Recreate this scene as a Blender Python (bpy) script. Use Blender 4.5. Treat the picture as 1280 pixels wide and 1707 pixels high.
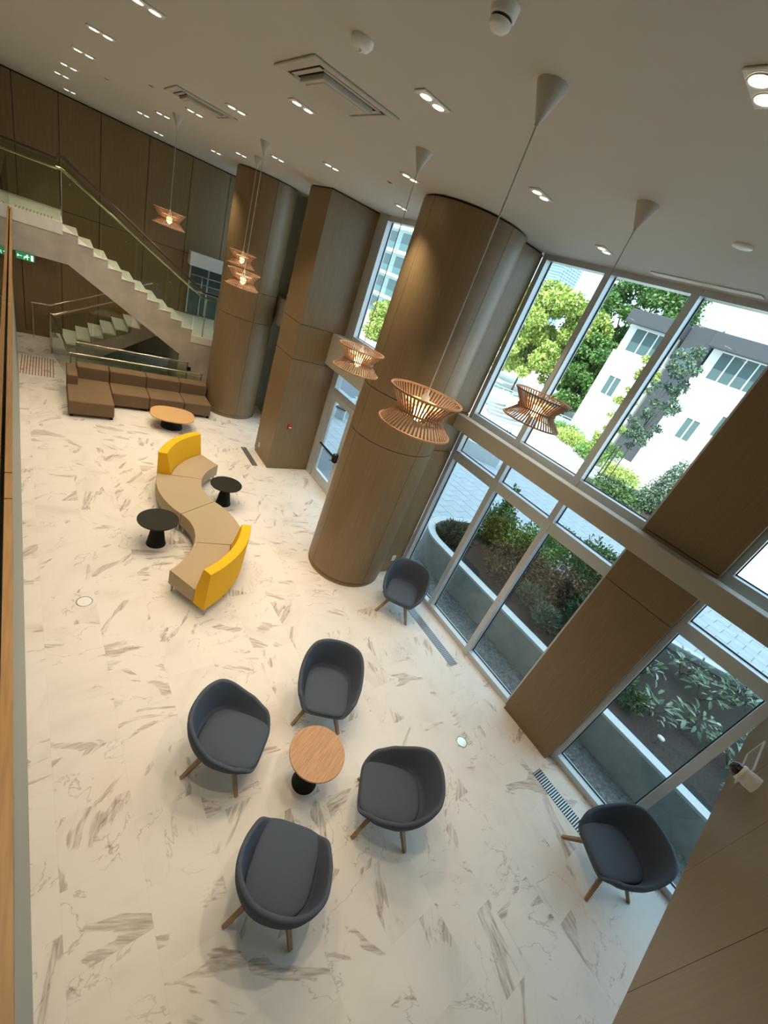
import bpy, math, random
import numpy as np
from mathutils import Matrix, Vector
random.seed(7)
for o in list(bpy.data.objects): bpy.data.objects.remove(o)
scn = bpy.context.scene
COL = scn.collection
PI = math.pi

# ------------------------------------------------------------------ camera
H = 5.2
cam_d = bpy.data.cameras.new('camera'); cam = bpy.data.objects.new('camera', cam_d); COL.objects.link(cam)
cam_d.sensor_fit = 'HORIZONTAL'; cam_d.sensor_width = 36.0
cam_d.lens = 686.6228/1280*36.0; cam_d.clip_start = .03; cam_d.clip_end = 1500
yaw, pitch, roll = 7.69795348e-01, 4.79339766e-01, 3.91277808e-01
fw = Vector((math.sin(yaw)*math.cos(pitch), math.cos(yaw)*math.cos(pitch), -math.sin(pitch)))
r0 = Vector((math.cos(yaw), -math.sin(yaw), 0)); u0 = r0.cross(fw)
rt = r0*math.cos(roll)+u0*math.sin(roll); up = u0*math.cos(roll)-r0*math.sin(roll)
cam.matrix_world = Matrix(((rt.x, up.x, -fw.x, 0), (rt.y, up.y, -fw.y, 0), (rt.z, up.z, -fw.z, H), (0, 0, 0, 1)))
scn.camera = cam
# ------------------------------------------------------------------ world, sun, exposure
w = bpy.data.worlds.new('sky'); scn.world = w; w.use_nodes = True
bg = w.node_tree.nodes['Background']; bg.inputs[0].default_value = (.64, .83, 1.0, 1); bg.inputs[1].default_value = 2.3
sun_d = bpy.data.lights.new('sun', 'SUN'); sun = bpy.data.objects.new('sun', sun_d); COL.objects.link(sun)
sun_d.energy = 7.0; sun_d.angle = math.radians(.6); sun_d.color = (1, .95, .86)
sdir = Vector((.50, .16, -.85)).normalized()
sun.rotation_euler = sdir.to_track_quat('-Z', 'Y').to_euler()
DOWNLIGHT_W = 74.0
vs = scn.view_settings
vs.view_transform = 'Standard'; vs.look = 'None'; vs.gamma = 1; vs.use_curve_mapping = False; vs.exposure = 0.3
scn.cycles.adaptive_threshold = .03; scn.cycles.max_bounces = 7; scn.cycles.diffuse_bounces = 4; scn.cycles.glossy_bounces = 2; scn.cycles.transmission_bounces = 2; scn.cycles.transparent_max_bounces = 12

# ------------------------------------------------------------------ materials
M = {}
def newmat(name):
    m = bpy.data.materials.new(name); m.use_nodes = True; M[name] = m
    nt = m.node_tree; return m, nt, nt.nodes['Principled BSDF']
def plain(name, c, rough=.5, metal=0, var=0, scale=8, bump=0, bscale=60, spec=.5, stretch=None):
    m, nt, b = newmat(name)
    b.inputs['Base Color'].default_value = (*c, 1); b.inputs['Roughness'].default_value = rough
    b.inputs['Metallic'].default_value = metal; b.inputs['Specular IOR Level'].default_value = spec
    L = nt.links.new
    if var or bump:
        tc = nt.nodes.new('ShaderNodeTexCoord'); mp = nt.nodes.new('ShaderNodeMapping')
        mp.inputs['Scale'].default_value = stretch or (1, 1, 1)
        L(tc.outputs['Object'], mp.inputs[0])
    if var:
        n = nt.nodes.new('ShaderNodeTexNoise'); n.inputs['Scale'].default_value = scale; n.inputs['Detail'].default_value = 5
        L(mp.outputs[0], n.inputs['Vector'])
        r = nt.nodes.new('ShaderNodeValToRGB'); r.color_ramp.elements[0].position = .3; r.color_ramp.elements[1].position = .7
        r.color_ramp.elements[0].color = (*[x*(1-var) for x in c], 1); r.color_ramp.elements[1].color = (*[min(1, x*(1+var)) for x in c], 1)
        L(n.outputs[0], r.inputs[0]); L(r.outputs[0], b.inputs['Base Color'])
    if bump:
        n2 = nt.nodes.new('ShaderNodeTexNoise'); n2.inputs['Scale'].default_value = bscale; n2.inputs['Detail'].default_value = 3
        L(mp.outputs[0], n2.inputs['Vector'])
        bp = nt.nodes.new('ShaderNodeBump'); bp.inputs['Strength'].default_value = bump; bp.inputs['Distance'].default_value = .01
        L(n2.outputs[0], bp.inputs['Height']); L(bp.outputs[0], b.inputs['Normal'])
    return m
def emit(name, c, s):
    m, nt, b = newmat(name)
    b.inputs['Base Color'].default_value = (*c, 1); b.inputs['Emission Color'].default_value = (*c, 1); b.inputs['Emission Strength'].default_value = s
def glass(name, tint, refl=.06, rough=0.0):
    m, nt, b = newmat(name); nt.nodes.remove(b)
    out = nt.nodes['Material Output']; L = nt.links.new
    t = nt.nodes.new('ShaderNodeBsdfTransparent'); t.inputs[0].default_value = (*tint, 1)
    g = nt.nodes.new('ShaderNodeBsdfGlossy'); g.inputs['Roughness'].default_value = rough
    lw = nt.nodes.new('ShaderNodeFresnel'); lw.inputs[0].default_value = 1.45
    mu = nt.nodes.new('ShaderNodeMath'); mu.operation = 'MULTIPLY'; mu.inputs[1].default_value = refl/.034; mu.use_clamp = True
    mx = nt.nodes.new('ShaderNodeMixShader')
    ge = nt.nodes.new('ShaderNodeNewGeometry'); iv = nt.nodes.new('ShaderNodeMath'); iv.operation = 'SUBTRACT'; iv.inputs[0].default_value = 1
    m2 = nt.nodes.new('ShaderNodeMath'); m2.operation = 'MULTIPLY'
    L(ge.outputs['Backfacing'], iv.inputs[1]); L(iv.outputs[0], m2.inputs[0]); L(lw.outputs[0], m2.inputs[1]); L(m2.outputs[0], mu.inputs[0]); L(mu.outputs[0], mx.inputs[0]); L(t.outputs[0], mx.inputs[1]); L(g.outputs[0], mx.inputs[2]); L(mx.outputs[0], out.inputs[0])

plain('wood_panel', (.220, .148, .072), .44, spec=.55, var=.10, scale=3, stretch=(22, 22, .7))
plain('wood_gap', (.02, .014, .009), .8)
plain('wood_cap', (.36, .20, .085), .4, var=.15, scale=4, stretch=(20, 1.2, 20))
plain('wall_grey', (.36, .36, .29), .6)
plain('ceiling_paint', (.52, .50, .445), .75)
plain('beam_paint', (.42, .385, .315), .5)
plain('alu', (.58, .62, .64), .35, metal=.3)
plain('gasket', (.012, .014, .015), .6)
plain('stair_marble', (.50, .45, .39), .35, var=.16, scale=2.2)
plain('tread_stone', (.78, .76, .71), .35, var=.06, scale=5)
plain('steel', (.62, .56, .44), .22, metal=1)
plain('dark_rail', (.10, .075, .05), .3, metal=.6)
plain('chair_fabric', (.080, .097, .126), .9, var=.12, scale=180, bump=.15, bscale=500, spec=.2)
plain('leg_wood', (.34, .215, .115), .5, var=.15, scale=6, stretch=(8, 8, 1))
plain('black_metal', (.008, .008, .008), .6, spec=.2)
plain('black_top', (.020, .019, .014), .5, spec=.3)
plain('seat_fabric', (.41, .315, .20), .85, var=.04, scale=120, bump=.08, bscale=400, spec=.2)
plain('yellow_fabric', (.80, .43, .018), .8, var=.05, scale=120, bump=.08, bscale=400, spec=.2)
plain('sofa_fabric', (.185, .120, .066), .9, var=.08, scale=120, bump=.1, bscale=400, spec=.2)
plain('low_table_wood', (.62, .37, .16), .45, var=.05, scale=3, stretch=(3, 18, 3))
plain('pendant_wood', (.40, .225, .125), .55, var=.08, scale=4)
plain('white_paint', (.72, .70, .65), .5)
plain('canopy_grey', (.50, .47, .42), .5)
plain('frame_plate', (.26, .215, .19), .4)
plain('white_plastic', (.78, .77, .73), .35)
plain('black_plastic', (.015, .015, .016), .12)
plain('red_plastic', (.45, .03, .02), .4)
plain('cassette_grey', (.50, .47, .41), .5)
plain('dark_slot', (.012, .011, .010), .8)
plain('vent_metal', (.42, .43, .43), .35, metal=.6)
plain('concrete', (.36, .39, .39), .8, var=.12, scale=4)
plain('concrete_light', (.62, .64, .64), .8, var=.05, scale=6)
plain('paver', (.46, .49, .52), .85, var=.10, scale=3)
plain('paver_joint', (.20, .215, .23), .9)
plain('plaza', (.60, .585, .56), .9, var=.04, scale=.5)
plain('gravel', (.19, .20, .20), .9, var=.35, scale=18)
plain('soil', (.040, .032, .026), 1, var=.4, scale=25, bump=.6, bscale=30)
plain('lawn', (.16, .30, .06), 1, var=.3, scale=6)
plain('house_white', (.86, .85, .82), .8)
plain('house_grey', (.07, .073, .082), .7)
plain('house_glass', (.10, .15, .15), .08)
plain('bark', (.10, .075, .05), .9, var=.2, scale=20)
plain('facade_green', (.36, .46, .44), .4)
plain('sign_green', (.0, .22, .09), .4)
emit('sign_lit', (.015, .22, .09), .5)
emit('sign_white', (.8, 1, .9), .7)
emit('lamp_lens', (1, .86, .66), 9)
emit('bulb', (1, .66, .30), 7)
emit('diffuser', (1, .66, .32), .8)
for nm, c in dict(leaf_lime=(.42, .50, .12), leaf_green=(.10, .20, .045), leaf_dark=(.030, .085, .030), leaf_shrub=(.065, .125, .035), leaf_red=(.13, .085, .04),
                  leaf_grey=(.13, .19, .12), leaf_gloss=(.10, .17, .08), leaf_pale=(.30, .38, .28), leaf_young=(.17, .30, .07), leaf_brown=(.11, .105, .055)).items():
    m, nt, b = newmat(nm)
    oi = nt.nodes.new('ShaderNodeNewGeometry'); rp = nt.nodes.new('ShaderNodeValToRGB')
    rp.color_ramp.elements[0].color = (*[x*.6 for x in c], 1); rp.color_ramp.elements[1].color = (*[min(1, x*1.45) for x in c], 1)
    nt.links.new(oi.outputs['Random Per Island'], rp.inputs[0]); nt.links.new(rp.outputs[0], b.inputs['Base Color'])
    b.inputs['Roughness'].default_value = .35 if nm in ('leaf_gloss', 'leaf_pale') else .6
glass('pane_glass', (.90, .97, .98), .05)
glass('rail_glass', (.87, .925, .845), .05)
glass('ext_glass', (.80, .92, .90), .08)

def marble_floor():
    m, nt, b = newmat('floor_marble'); N = nt.nodes.new; L = nt.links.new
    def math_(op, a, bb=None, c=None):
        n = N('ShaderNodeMath'); n.operation = op
        for i, v in enumerate((a, bb, c)):
            if v is None: continue
            if isinstance(v, (int, float)): n.inputs[i].default_value = v
            else: L(v, n.inputs[i])
        return n.outputs[0]
    tc = N('ShaderNodeTexCoord'); sx = N('ShaderNodeSeparateXYZ')
    rot = N('ShaderNodeVectorRotate'); rot.rotation_type = 'Z_AXIS'; rot.inputs['Angle'].default_value = math.radians(-2.5)
    L(tc.outputs['Object'], rot.inputs['Vector']); L(rot.outputs[0], sx.inputs[0])
    X, Y = sx.outputs[0], sx.outputs[1]
    tw, th = .60, .60
    ix = math_('FLOOR', math_('DIVIDE', X, tw)); 
    yo = math_('ADD', math_('DIVIDE', Y, th), math_('MULTIPLY', ix, .5)); iy = math_('FLOOR', yo)
    cb = N('ShaderNodeCombineXYZ'); L(ix, cb.inputs[0]); L(iy, cb.inputs[1])
    wn = N('ShaderNodeTexWhiteNoise'); wn.noise_dimensions = '2D'; L(cb.outputs[0], wn.inputs['Vector'])
    ang = math_('MULTIPLY', math_('FLOOR', math_('MULTIPLY', wn.outputs['Value'], 4)), PI/2)
    ang2 = math_('ADD', ang, math_('MULTIPLY', wn.outputs['Value'], .9))
    off = N('ShaderNodeVectorMath'); off.operation = 'SCALE'; L(wn.outputs['Color'], off.inputs[0]); off.inputs['Scale'].default_value = 40
    rv = N('ShaderNodeVectorRotate'); rv.rotation_type = 'Z_AXIS'; L(rot.outputs[0], rv.inputs['Vector']); L(ang2, rv.inputs['Angle'])
    ad = N('ShaderNodeVectorMath'); ad.operation = 'ADD'; L(rv.outputs[0], ad.inputs[0]); L(off.outputs[0], ad.inputs[1])
    def noise(vec, scale, sc3=(1, 1, 1), detail=4, rough=.55, dist=0):
        mp = N('ShaderNodeMapping'); mp.inputs['Scale'].default_value = sc3; L(vec, mp.inputs[0])
        n = N('ShaderNodeTexNoise'); n.inputs['Scale'].default_value = scale; n.inputs['Detail'].default_value = detail
        n.inputs['Roughness'].default_value = rough; n.inputs['Distortion'].default_value = dist
        L(mp.outputs[0], n.inputs['Vector']); return n.outputs[0]
    def ramp(v, p0, p1):
        r = N('ShaderNodeMapRange'); r.interpolation_type = 'SMOOTHSTEP'; L(v, r.inputs[0]); r.inputs[1].default_value = p0; r.inputs[2].default_value = p1; return r.outputs[0]
    P = ad.outputs[0]
    # elongated wedge-shaped grey patches
    n1 = noise(P, 1.25, (1, 3.0, 1), 3.5, .52, .7); patch = ramp(n1, .588, .618)
    streak = noise(P, 7, (.5, 5, 1), 3, .6, .2); patch2 = math_('MULTIPLY', patch, ramp(streak, .25, .75))
    # thin veins
    n2 = noise(P, 1.25, (1, 1.9, 1), 5, .55, .5); ridge = math_('ABSOLUTE', math_('SUBTRACT', n2, .5))
    mask = ramp(noise(P, 1.3, (1, 1, 1), 2, .5), .44, .60)
    vein = math_('MULTIPLY', math_('SUBTRACT', 1, ramp(ridge, .0, .010)), mask)
    soft = ramp(noise(P, 1.2, (1, 2, 1), 3, .55, .3), .45, .8)
    mx = N('ShaderNodeMix'); mx.data_type = 'RGBA'; mx.inputs[6].default_value = (.74, .692, .635, 1); mx.inputs[7].default_value = (.65, .60, .535, 1); L(soft, mx.inputs[0])
    fac = math_('MINIMUM', math_('ADD', math_('MULTIPLY', patch2, .9), math_('MULTIPLY', vein, .5)), 1)
    mx2 = N('ShaderNodeMix'); mx2.data_type = 'RGBA'; L(fac, mx2.inputs[0]); L(mx.outputs[2], mx2.inputs[6]); mx2.inputs[7].default_value = (.33, .26, .205, 1)
    # hairline joints
    fx = math_('FRACT', math_('DIVIDE', X, tw)); fy = math_('FRACT', yo)
    jx = math_('LESS_THAN', fx, .004); jy = math_('LESS_THAN', fy, .004)
    j = math_('MULTIPLY', math_('MAXIMUM', jx, jy), .22)
    mx3 = N('ShaderNodeMix'); mx3.data_type = 'RGBA'; L(j, mx3.inputs[0]); L(mx2.outputs[2], mx3.inputs[6]); mx3.inputs[7].default_value = (.45, .40, .34, 1)
    L(mx3.outputs[2], b.inputs['Base Color']); b.inputs['Roughness'].default_value = .42; b.inputs['Specular IOR Level'].default_value = .35
marble_floor()
def table_wood():
    m, nt, b = newmat('table_wood'); N = nt.nodes.new; L = nt.links.new
    tc = N('ShaderNodeTexCoord'); mp = N('ShaderNodeMapping'); mp.inputs['Scale'].default_value = (4, 70, 4); mp.inputs['Rotation'].default_value = (0, 0, .25)
    n = N('ShaderNodeTexNoise'); n.inputs['Scale'].default_value = 1.4; n.inputs['Detail'].default_value = 5
    r = N('ShaderNodeValToRGB'); r.color_ramp.elements[0].position = .35; r.color_ramp.elements[1].position = .65
    r.color_ramp.elements[0].color = (.40, .205, .095, 1); r.color_ramp.elements[1].color = (.56, .31, .155, 1)
    L(tc.outputs['Object'], mp.inputs[0]); L(mp.outputs[0], n.inputs['Vector']); L(n.outputs[0], r.inputs[0]); L(r.outputs[0], b.inputs['Base Color'])
    b.inputs['Roughness'].default_value = .5
table_wood()
def tower_mat():
    m, nt, b = newmat('tower_glass'); N = nt.nodes.new; L = nt.links.new
    tc = N('ShaderNodeTexCoord'); br = N('ShaderNodeTexBrick'); br.inputs['Scale'].default_value = .28
    mp = N('ShaderNodeMapping'); mp.inputs['Rotation'].default_value = (PI/2, 0, 0)
    L(tc.outputs['Object'], mp.inputs[0]); L(mp.outputs[0], br.inputs['Vector'])
    br.offset = 0; br.inputs['Color1'].default_value = (.10, .22, .42, 1); br.inputs['Color2'].default_value = (.16, .30, .52, 1); br.inputs['Mortar'].default_value = (.6, .65, .7, 1); br.inputs['Mortar Size'].default_value = .03
    L(br.outputs[0], b.inputs['Base Color']); b.inputs['Roughness'].default_value = .3
tower_mat()

# ------------------------------------------------------------------ mesh helpers
class MB:
    def __init__(s): s.v = []; s.f = []; s.sm = []
    def add(s, vs, fs, smooth=False):
        n = len(s.v); s.v += [tuple(p) for p in vs]
        for f in fs: s.f.append([i+n for i in f]); s.sm.append(smooth)
        return s
    def box(s, x0, x1, y0, y1, z0, z1, mat=None):
        P = [(x, y, z) for z in (z0, z1) for y in (y0, y1) for x in (x0, x1)]
        if mat: P = [mat @ Vector(p) for p in P]
        return s.add(P, [(0, 2, 3, 1), (4, 5, 7, 6), (0, 1, 5, 4), (2, 6, 7, 3), (0, 4, 6, 2), (1, 3, 7, 5)])
    def prism(s, poly, z0, z1, smooth=False):
        n = len(poly)
        s.add([(p[0], p[1], z0) for p in poly]+[(p[0], p[1], z1) for p in poly], [[i, (i+1) % n, (i+1) % n+n, i+n] for i in range(n)], smooth)
        s.add([(p[0], p[1], z0) for p in poly], [list(range(n))[::-1]]); s.add([(p[0], p[1], z1) for p in poly], [list(range(n))]); return s
    def prism_xz(s, poly, y0, y1):
        n = len(poly)
        s.add([(p[0], y0, p[1]) for p in poly]+[(p[0], y1, p[1]) for p in poly], [[i, (i+1) % n, (i+1) % n+n, i+n] for i in range(n)])
        s.add([(p[0], y0, p[1]) for p in poly], [list(range(n))]); s.add([(p[0], y1, p[1]) for p in poly], [list(range(n))[::-1]]); return s
    def lathe(s, prof, n=32, c=(0, 0), smooth=True, a0=0, a1=2*PI, caps=True):
        full = abs(a1-a0-2*PI) < 1e-6; k = n if full else n+1
        vs = []
        for r, z in prof:
            for i in range(k):
                a = a0+(a1-a0)*i/n; vs.append((c[0]+r*math.cos(a), c[1]+r*math.sin(a), z))
        fs = []
        for j in range(len(prof)-1):
            for i in range(n):
                i2 = (i+1) % k; fs.append((j*k+i, j*k+i2, (j+1)*k+i2, (j+1)*k+i))
        s.add(vs, fs, smooth)
        if full and caps:
            for j, rev in ((0, True), (len(prof)-1, False)):
                if prof[j][0] > 1e-5:
                    l = list(range(k)); s.add(vs[j*k:(j+1)*k], [l[::-1] if rev else l])
        return s
    def tube(s, pts, r, n=8, smooth=True, r1=None):
        pts = [Vector(p) for p in pts]; vs = []; m = len(pts)
        for i, p in enumerate(pts):
            d = (pts[min(i+1, m-1)]-pts[max(i-1, 0)]).normalized()
            a = d.cross(Vector((0, 0, 1)));
            if a.length < 1e-4: a = Vector((1, 0, 0))
            a.normalize(); b = d.cross(a)
            rr = r if r1 is None else r+(r1-r)*i/(m-1)
            for k in range(n):
                t = 2*PI*k/n+PI/n; vs.append(p+a*rr*math.cos(t)+b*rr*math.sin(t))
        fs = [(j*n+i, j*n+(i+1) % n, (j+1)*n+(i+1) % n, (j+1)*n+i) for j in range(m-1) for i in range(n)]
        s.add(vs, fs, smooth); s.add(vs[:n], [list(range(n))]); s.add(vs[-n:], [list(range(n))[::-1]]); return s
    def grid(s, rows, closed=True, smooth=True):
        k = len(rows[0]); vs = [p for r in rows for p in r]; fs = []
        for j in range(len(rows)-1):
            for i in range(k if closed else k-1):
                i2 = (i+1) % k; fs.append((j*k+i, j*k+i2, (j+1)*k+i2, (j+1)*k+i))
        return s.add(vs, fs, smooth)
    def mesh(s, name, mat):
        me = bpy.data.meshes.new(name); me.from_pydata(s.v, [], s.f); me.materials.append(M[mat])
        me.polygons.foreach_set('use_smooth', s.sm); me.update(); return me
    def build(s, name, mat, parent=None, loc=(0, 0, 0), rz=0, bevel=0, seg=2):
        return inst(s.mesh(name, mat), name, parent, loc, rz, bevel, seg)
def inst(me, name, parent=None, loc=(0, 0, 0), rz=0, bevel=0, seg=2):
    o = bpy.data.objects.new(name, me); COL.objects.link(o); o.location = loc; o.rotation_euler = (0, 0, rz); o.parent = parent
    if bevel:
        b = o.modifiers.new('bevel', 'BEVEL'); b.width = bevel; b.segments = seg; b.limit_method = 'ANGLE'; b.angle_limit = math.radians(40)
        if seg > 1:
            for p in me.polygons: p.use_smooth = True
            b.harden_normals = True
    return o
def tag(o, label=None, cat=None, group=None, kind=None):
    if label: o['label'] = label
    if cat: o['category'] = cat
    if group: o['group'] = group
    if kind: o['kind'] = kind
    return o
def thing(name, label, cat, loc=(0, 0, 0), rz=0, group=None):
    o = bpy.data.objects.new(name, None); COL.objects.link(o); o.location = loc; o.rotation_euler = (0, 0, rz); o.empty_display_size = .1
    return tag(o, label, cat, group)
def struct(name, loc=(0, 0, 0), rz=0):
    o = bpy.data.objects.new(name, None); COL.objects.link(o); o.location = loc; o.rotation_euler = (0, 0, rz); o['kind'] = 'structure'; return o
def copy_tree(o, parent=None):
    c = o.copy(); COL.objects.link(c); c.parent = parent
    for ch in list(o.children): copy_tree(ch, c)
    return c
def box(name, mat, x0, x1, y0, y1, z0, z1, parent=None, bevel=0, seg=2):
    # box with its origin at its own base centre
    cx, cy = (x0+x1)/2, (y0+y1)/2
    return MB().box(x0-cx, x1-cx, y0-cy, y1-cy, 0, z1-z0).build(name, mat, parent, (cx, cy, z0), 0, bevel, seg)
ORD = ['first', 'second', 'third', 'fourth', 'fifth', 'sixth', 'seventh', 'eighth', 'ninth', 'tenth', 'eleventh', 'twelfth']
CEIL = 6.36

# ================================================================== ROOM SHELL
fl = MB().box(-4.5, 6.0, -5, 17.5, -.12, 0).build('floor', 'floor_marble'); tag(fl, 'white stone floor with scattered grey-brown veins', None, kind='structure')
ce = MB().box(-4.5, 6.15, -5, 17.5, CEIL, CEIL+.2).build('ceiling', 'ceiling_paint'); tag(ce, 'smooth beige-white ceiling with recessed twin lights', None, kind='structure')
us = MB().box(-14, 6.3, -25, 45, CEIL+.2, 21.5).build('upper_storeys', 'concrete'); tag(us, 'storeys of the building above the lobby', None, kind='structure')

# back wall with wood panels
wb = struct('wall_back'); wb['label'] = 'far wall of tall brown wood panels behind the stairs'
box('backing', 'wood_gap', -4.5, 5.9, 17.42, 17.6, 0, CEIL, wb)
seams = [-4.5, -3.0, -1.85, -.72, .2, 1.13, 2.3, 3.48, 4.62, 5.85]
for a, b_ in zip(seams[:-1], seams[1:]):
    for z0, z1 in ((.12, 3.70), (3.715, 6.33)):
        box('panel', 'wood_panel', a+.008, b_-.008, 17.38, 17.42, z0, z1, wb)
box('baseboard', 'wood_panel', -4.5, 5.85, 17.37, 17.42, 0, .115, wb)
# wall at the right of the stairs (continues the window line)
tag(box('trim_1', 'beam_paint', 5.22, 5.54, 10.42, 17.37, 3.02, 3.76, bevel=.006, seg=1), kind='structure')
# left: wall below the mezzanine, wood cap and glass along its edge
def xl(y): return -.19-.0418*y
def xc(y): return -.085-.0437*y
wl = MB().prism([(xl(-5), -5), (xl(14.25), 14.25), (xl(14.25)-.15, 14.25), (xl(-5)-.15, -5)], 0, 3.34).build('wall_left', 'wall_grey'); tag(wl, 'pale grey-green wall under the mezzanine edge', kind='structure')
slab = MB().prism([(xc(-5)-.02, -5), (xc(14.3)-.02, 14.3), (-4.5, 14.3), (-4.5, -5)], 3.35, 3.64).build('mezzanine_slab', 'wall_grey'); tag(slab, 'mezzanine floor slab along the left side', kind='structure')
cap = struct('trim_2'); cap['label'] = 'brown wood cap along the mezzanine edge'
for a, b_ in ((-.9, 2.27), (2.28, 2.52), (2.53, 6.0), (6.01, 10.0), (10.01, 14.28)):
    MB().prism([(xc(a), a), (xc(b_), b_), (xc(b_)-.030, b_), (xc(a)-.030, a)], 3.65, 3.70).build('cap_board', 'wood_cap', cap)
    MB().prism([(xc(a)-.056, a), (xc(b_)-.056, b_), (xc(b_)-.30, b_), (xc(a)-.30, a)], 3.65, 3.70).build('cap_board', 'wood_cap', cap)
MB().prism([(xc(-.9)-.031, -.9), (xc(14.28)-.031, 14.28), (xc(14.28)-.055, 14.28), (xc(-.9)-.055, -.9)], 3.645, 3.66).build('glass_channel', 'gasket', cap)
lw_ = tag(MB().box(-4.65, -4.5, -5, 17.5, 0, CEIL).build('wall_mezzanine', 'wood_panel'), 'wood wall at the back of the mezzanine', kind='structure')
lg = thing('glass_balustrade', 'clear glass guard standing on the wooden mezzanine cap at far left', 'railing')
for a, b_ in ((-.6, 2.5), (2.52, 5.6), (5.62, 8.5), (8.52, 11.4), (11.42, 14.2)):
    MB().prism([(xc(a)-.039, a), (xc(b_)-.039, b_), (xc(b_)-.047, b_), (xc(a)-.047, a)], 3.662, 4.70).build('glass_panel', 'rail_glass', lg)
# rear: fascia below the photographer's balcony
def yf(x): return -.855+.049*x
wf = struct('wall_front'); wf['label'] = 'brown panelled balcony fascia at lower right'
xs = [-.1, 1.26, 2.33, 3.365, 4.4, 5.83]
for a, b_ in zip(xs[:-1], xs[1:]):
    a2, b2 = a+.003, b_-.003
    MB().prism([(a2, yf(a2)-.04), (b2, yf(b2)-.04), (b2, yf(b2)), (a2, yf(a2))], 2.5, 4.75).build('panel', 'wood_panel', wf)
MB().prism([(-.1, yf(-.1)-.2), (5.84, yf(5.84)-.2), (5.84, yf(5.84)-.04), (-.1, yf(-.1)-.04)], 2.52, 4.75).build('backing', 'wood_gap', wf)
sl2 = MB().box(-4.5, 5.84, -5, -1.06, 2.5, 2.8).build('soffit', 'ceiling_paint'); tag(sl2, 'low ceiling under the balcony', kind='structure')
wz = MB().box(-4.5, 6.1, -5.2, -5, 0, CEIL).build('wall_rear', 'wood_panel'); tag(wz, 'wall behind the balcony', kind='structure')

# clad box beside the door, and pier between the window bays
BANDS = ((.10, 2.955), (2.967, 3.745), (3.757, 6.335))
def clad(name, label, x0, x1, y0, y1, bands):
    t = thing(name, label, 'pillar', ((x0+x1)/2, (y0+y1)/2, 0)); cx, cy = (x0+x1)/2, (y0+y1)/2
    X0, X1, Y0, Y1 = x0-cx, x1-cx, y0-cy, y1-cy; e = .02
    MB().box(X0+e, X1-e, Y0+e, Y1-e, 0, CEIL-.002).build('core', 'wood_gap', t)
    MB().box(X0+.012, X1-.012, Y0+.012, Y1-.012, 0, .095).build('plinth', 'wood_panel', t)
    for z0, z1 in bands:
        MB().box(X0, X0+e, Y0, Y1, z0, z1).build('panel', 'wood_panel', t)
        MB().box(X1-e, X1, Y0, Y1, z0, z1).build('panel', 'wood_panel', t)
        MB().box(X0+e, X1-e, Y0, Y0+e, z0, z1).build('panel', 'wood_panel', t)
        MB().box(X0+e, X1-e, Y1-e, Y1, z0, z1).build('panel', 'wood_panel', t)
    return t
bx_ = clad('wood_pillar', 'square wood-clad pillar beside the glass door, with a fire alarm pull', 4.37, 5.77, 9.35, 10.40, BANDS)
pr = clad('wood_pillar', 'wide wood-clad pier between the two window bays', 5.76, 6.10, .58, 1.50, ((.10, 2.925), (2.935, 3.755), (3.767, 6.35)))
st = clad('wood_pillar', 'narrow wood-clad return joining the round column to the window', 5.30, 5.86, 4.97, 5.35, BANDS)
def column(label, c, r):
    t = thing('round_column', label, 'column', (c[0], c[1], 0))
    MB().lathe([(r-.02, 0), (r-.02, CEIL-.005)], 48).build('core', 'wood_gap', t)
    MB().lathe([(r-.008, 0), (r-.008, .095), (r-.018, .096)], 48).build('plinth', 'wood_panel', t)
    for z0, z1 in BANDS:
        for k in range(4):
            a0 = math.radians(-91+90*k)+.004; a1 = a0+PI/2-.008
            MB().lathe([(r, z0), (r, z1)], 16, a0=a0, a1=a1).lathe([(r-.02, z0), (r, z0)], 16, a0=a0, a1=a1).lathe([(r, z1), (r-.02, z1)], 16, a0=a0, a1=a1).build('curved_panel', 'wood_panel', t)
    return t
column('large round wood-clad column in the middle, beside the pendant lamps', (4.72, 5.42), .78)
column('round wood-clad column at the end of the brown sofa', (4.43, 13.22), .775)

# spandrel beams
tag(box('trim_3', 'beam_paint', 5.57, 5.755, -.55, 4.965, 3.465, 3.72, bevel=.012, seg=2), 'beige spandrel beam crossing in front of the tall windows', kind='structure')
tag(box('trim_4', 'beam_paint', 5.22, 5.80, 5.75, 9.345, 3.02, 3.76, bevel=.006, seg=1), 'beige beam above the glass door', kind='structure')

# windows: mullions, transoms, panes
def window(n, label, xg, ys, zs, fw_=.10, depth=.17, y_end=(.09, .09), skip=()):
    """ys: bay lines along y (ascending), zs: (z0,z1) of each horizontal bar, ascending"""
    wd = struct('window_%d' % n, (xg, ys[0], 0)); wd['label'] = label; y00 = ys[0]
    x0, x1 = -.13, depth-.13
    for i, y in enumerate(ys):
        a, b_ = (y-fw_/2, y+fw_/2)
        if i == 0: a, b_ = y, y+y_end[0]
        if i == len(ys)-1: a, b_ = y-y_end[1], y
        MB().box(x0, x1, a-y00, b_-y00, zs[0][0], zs[-1][1]).build('mullion', 'alu', wd)
        MB().box(x1-.05, x1-.03, a-y00-.012, b_-y00+.012, zs[0][1], zs[-1][0]).build('gasket', 'gasket', wd)
    for i in range(len(ys)-1):
        a = ys[i]+(y_end[0] if i == 0 else fw_/2)-y00; b_ = ys[i+1]-(y_end[1] if i == len(ys)-2 else fw_/2)-y00
        for j, (z0, z1) in enumerate(zs):
            MB().box(x0+.01, x1, a, b_, z0, z1).build('sill' if j == 0 else 'transom', 'alu', wd)
            if j < len(zs)-1:
                MB().box(x1-.05, x1-.03, a, b_, z1, z1+.012).build('gasket', 'gasket', wd)
                MB().box(x1-.046, x1-.036, a, b_, z1, zs[j+1][0]).build('pane', 'pane_glass', wd)
    return wd
ZB = ((0, .11), (2.87, 3.05), (3.62, 3.80), (6.29, 6.36))
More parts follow.
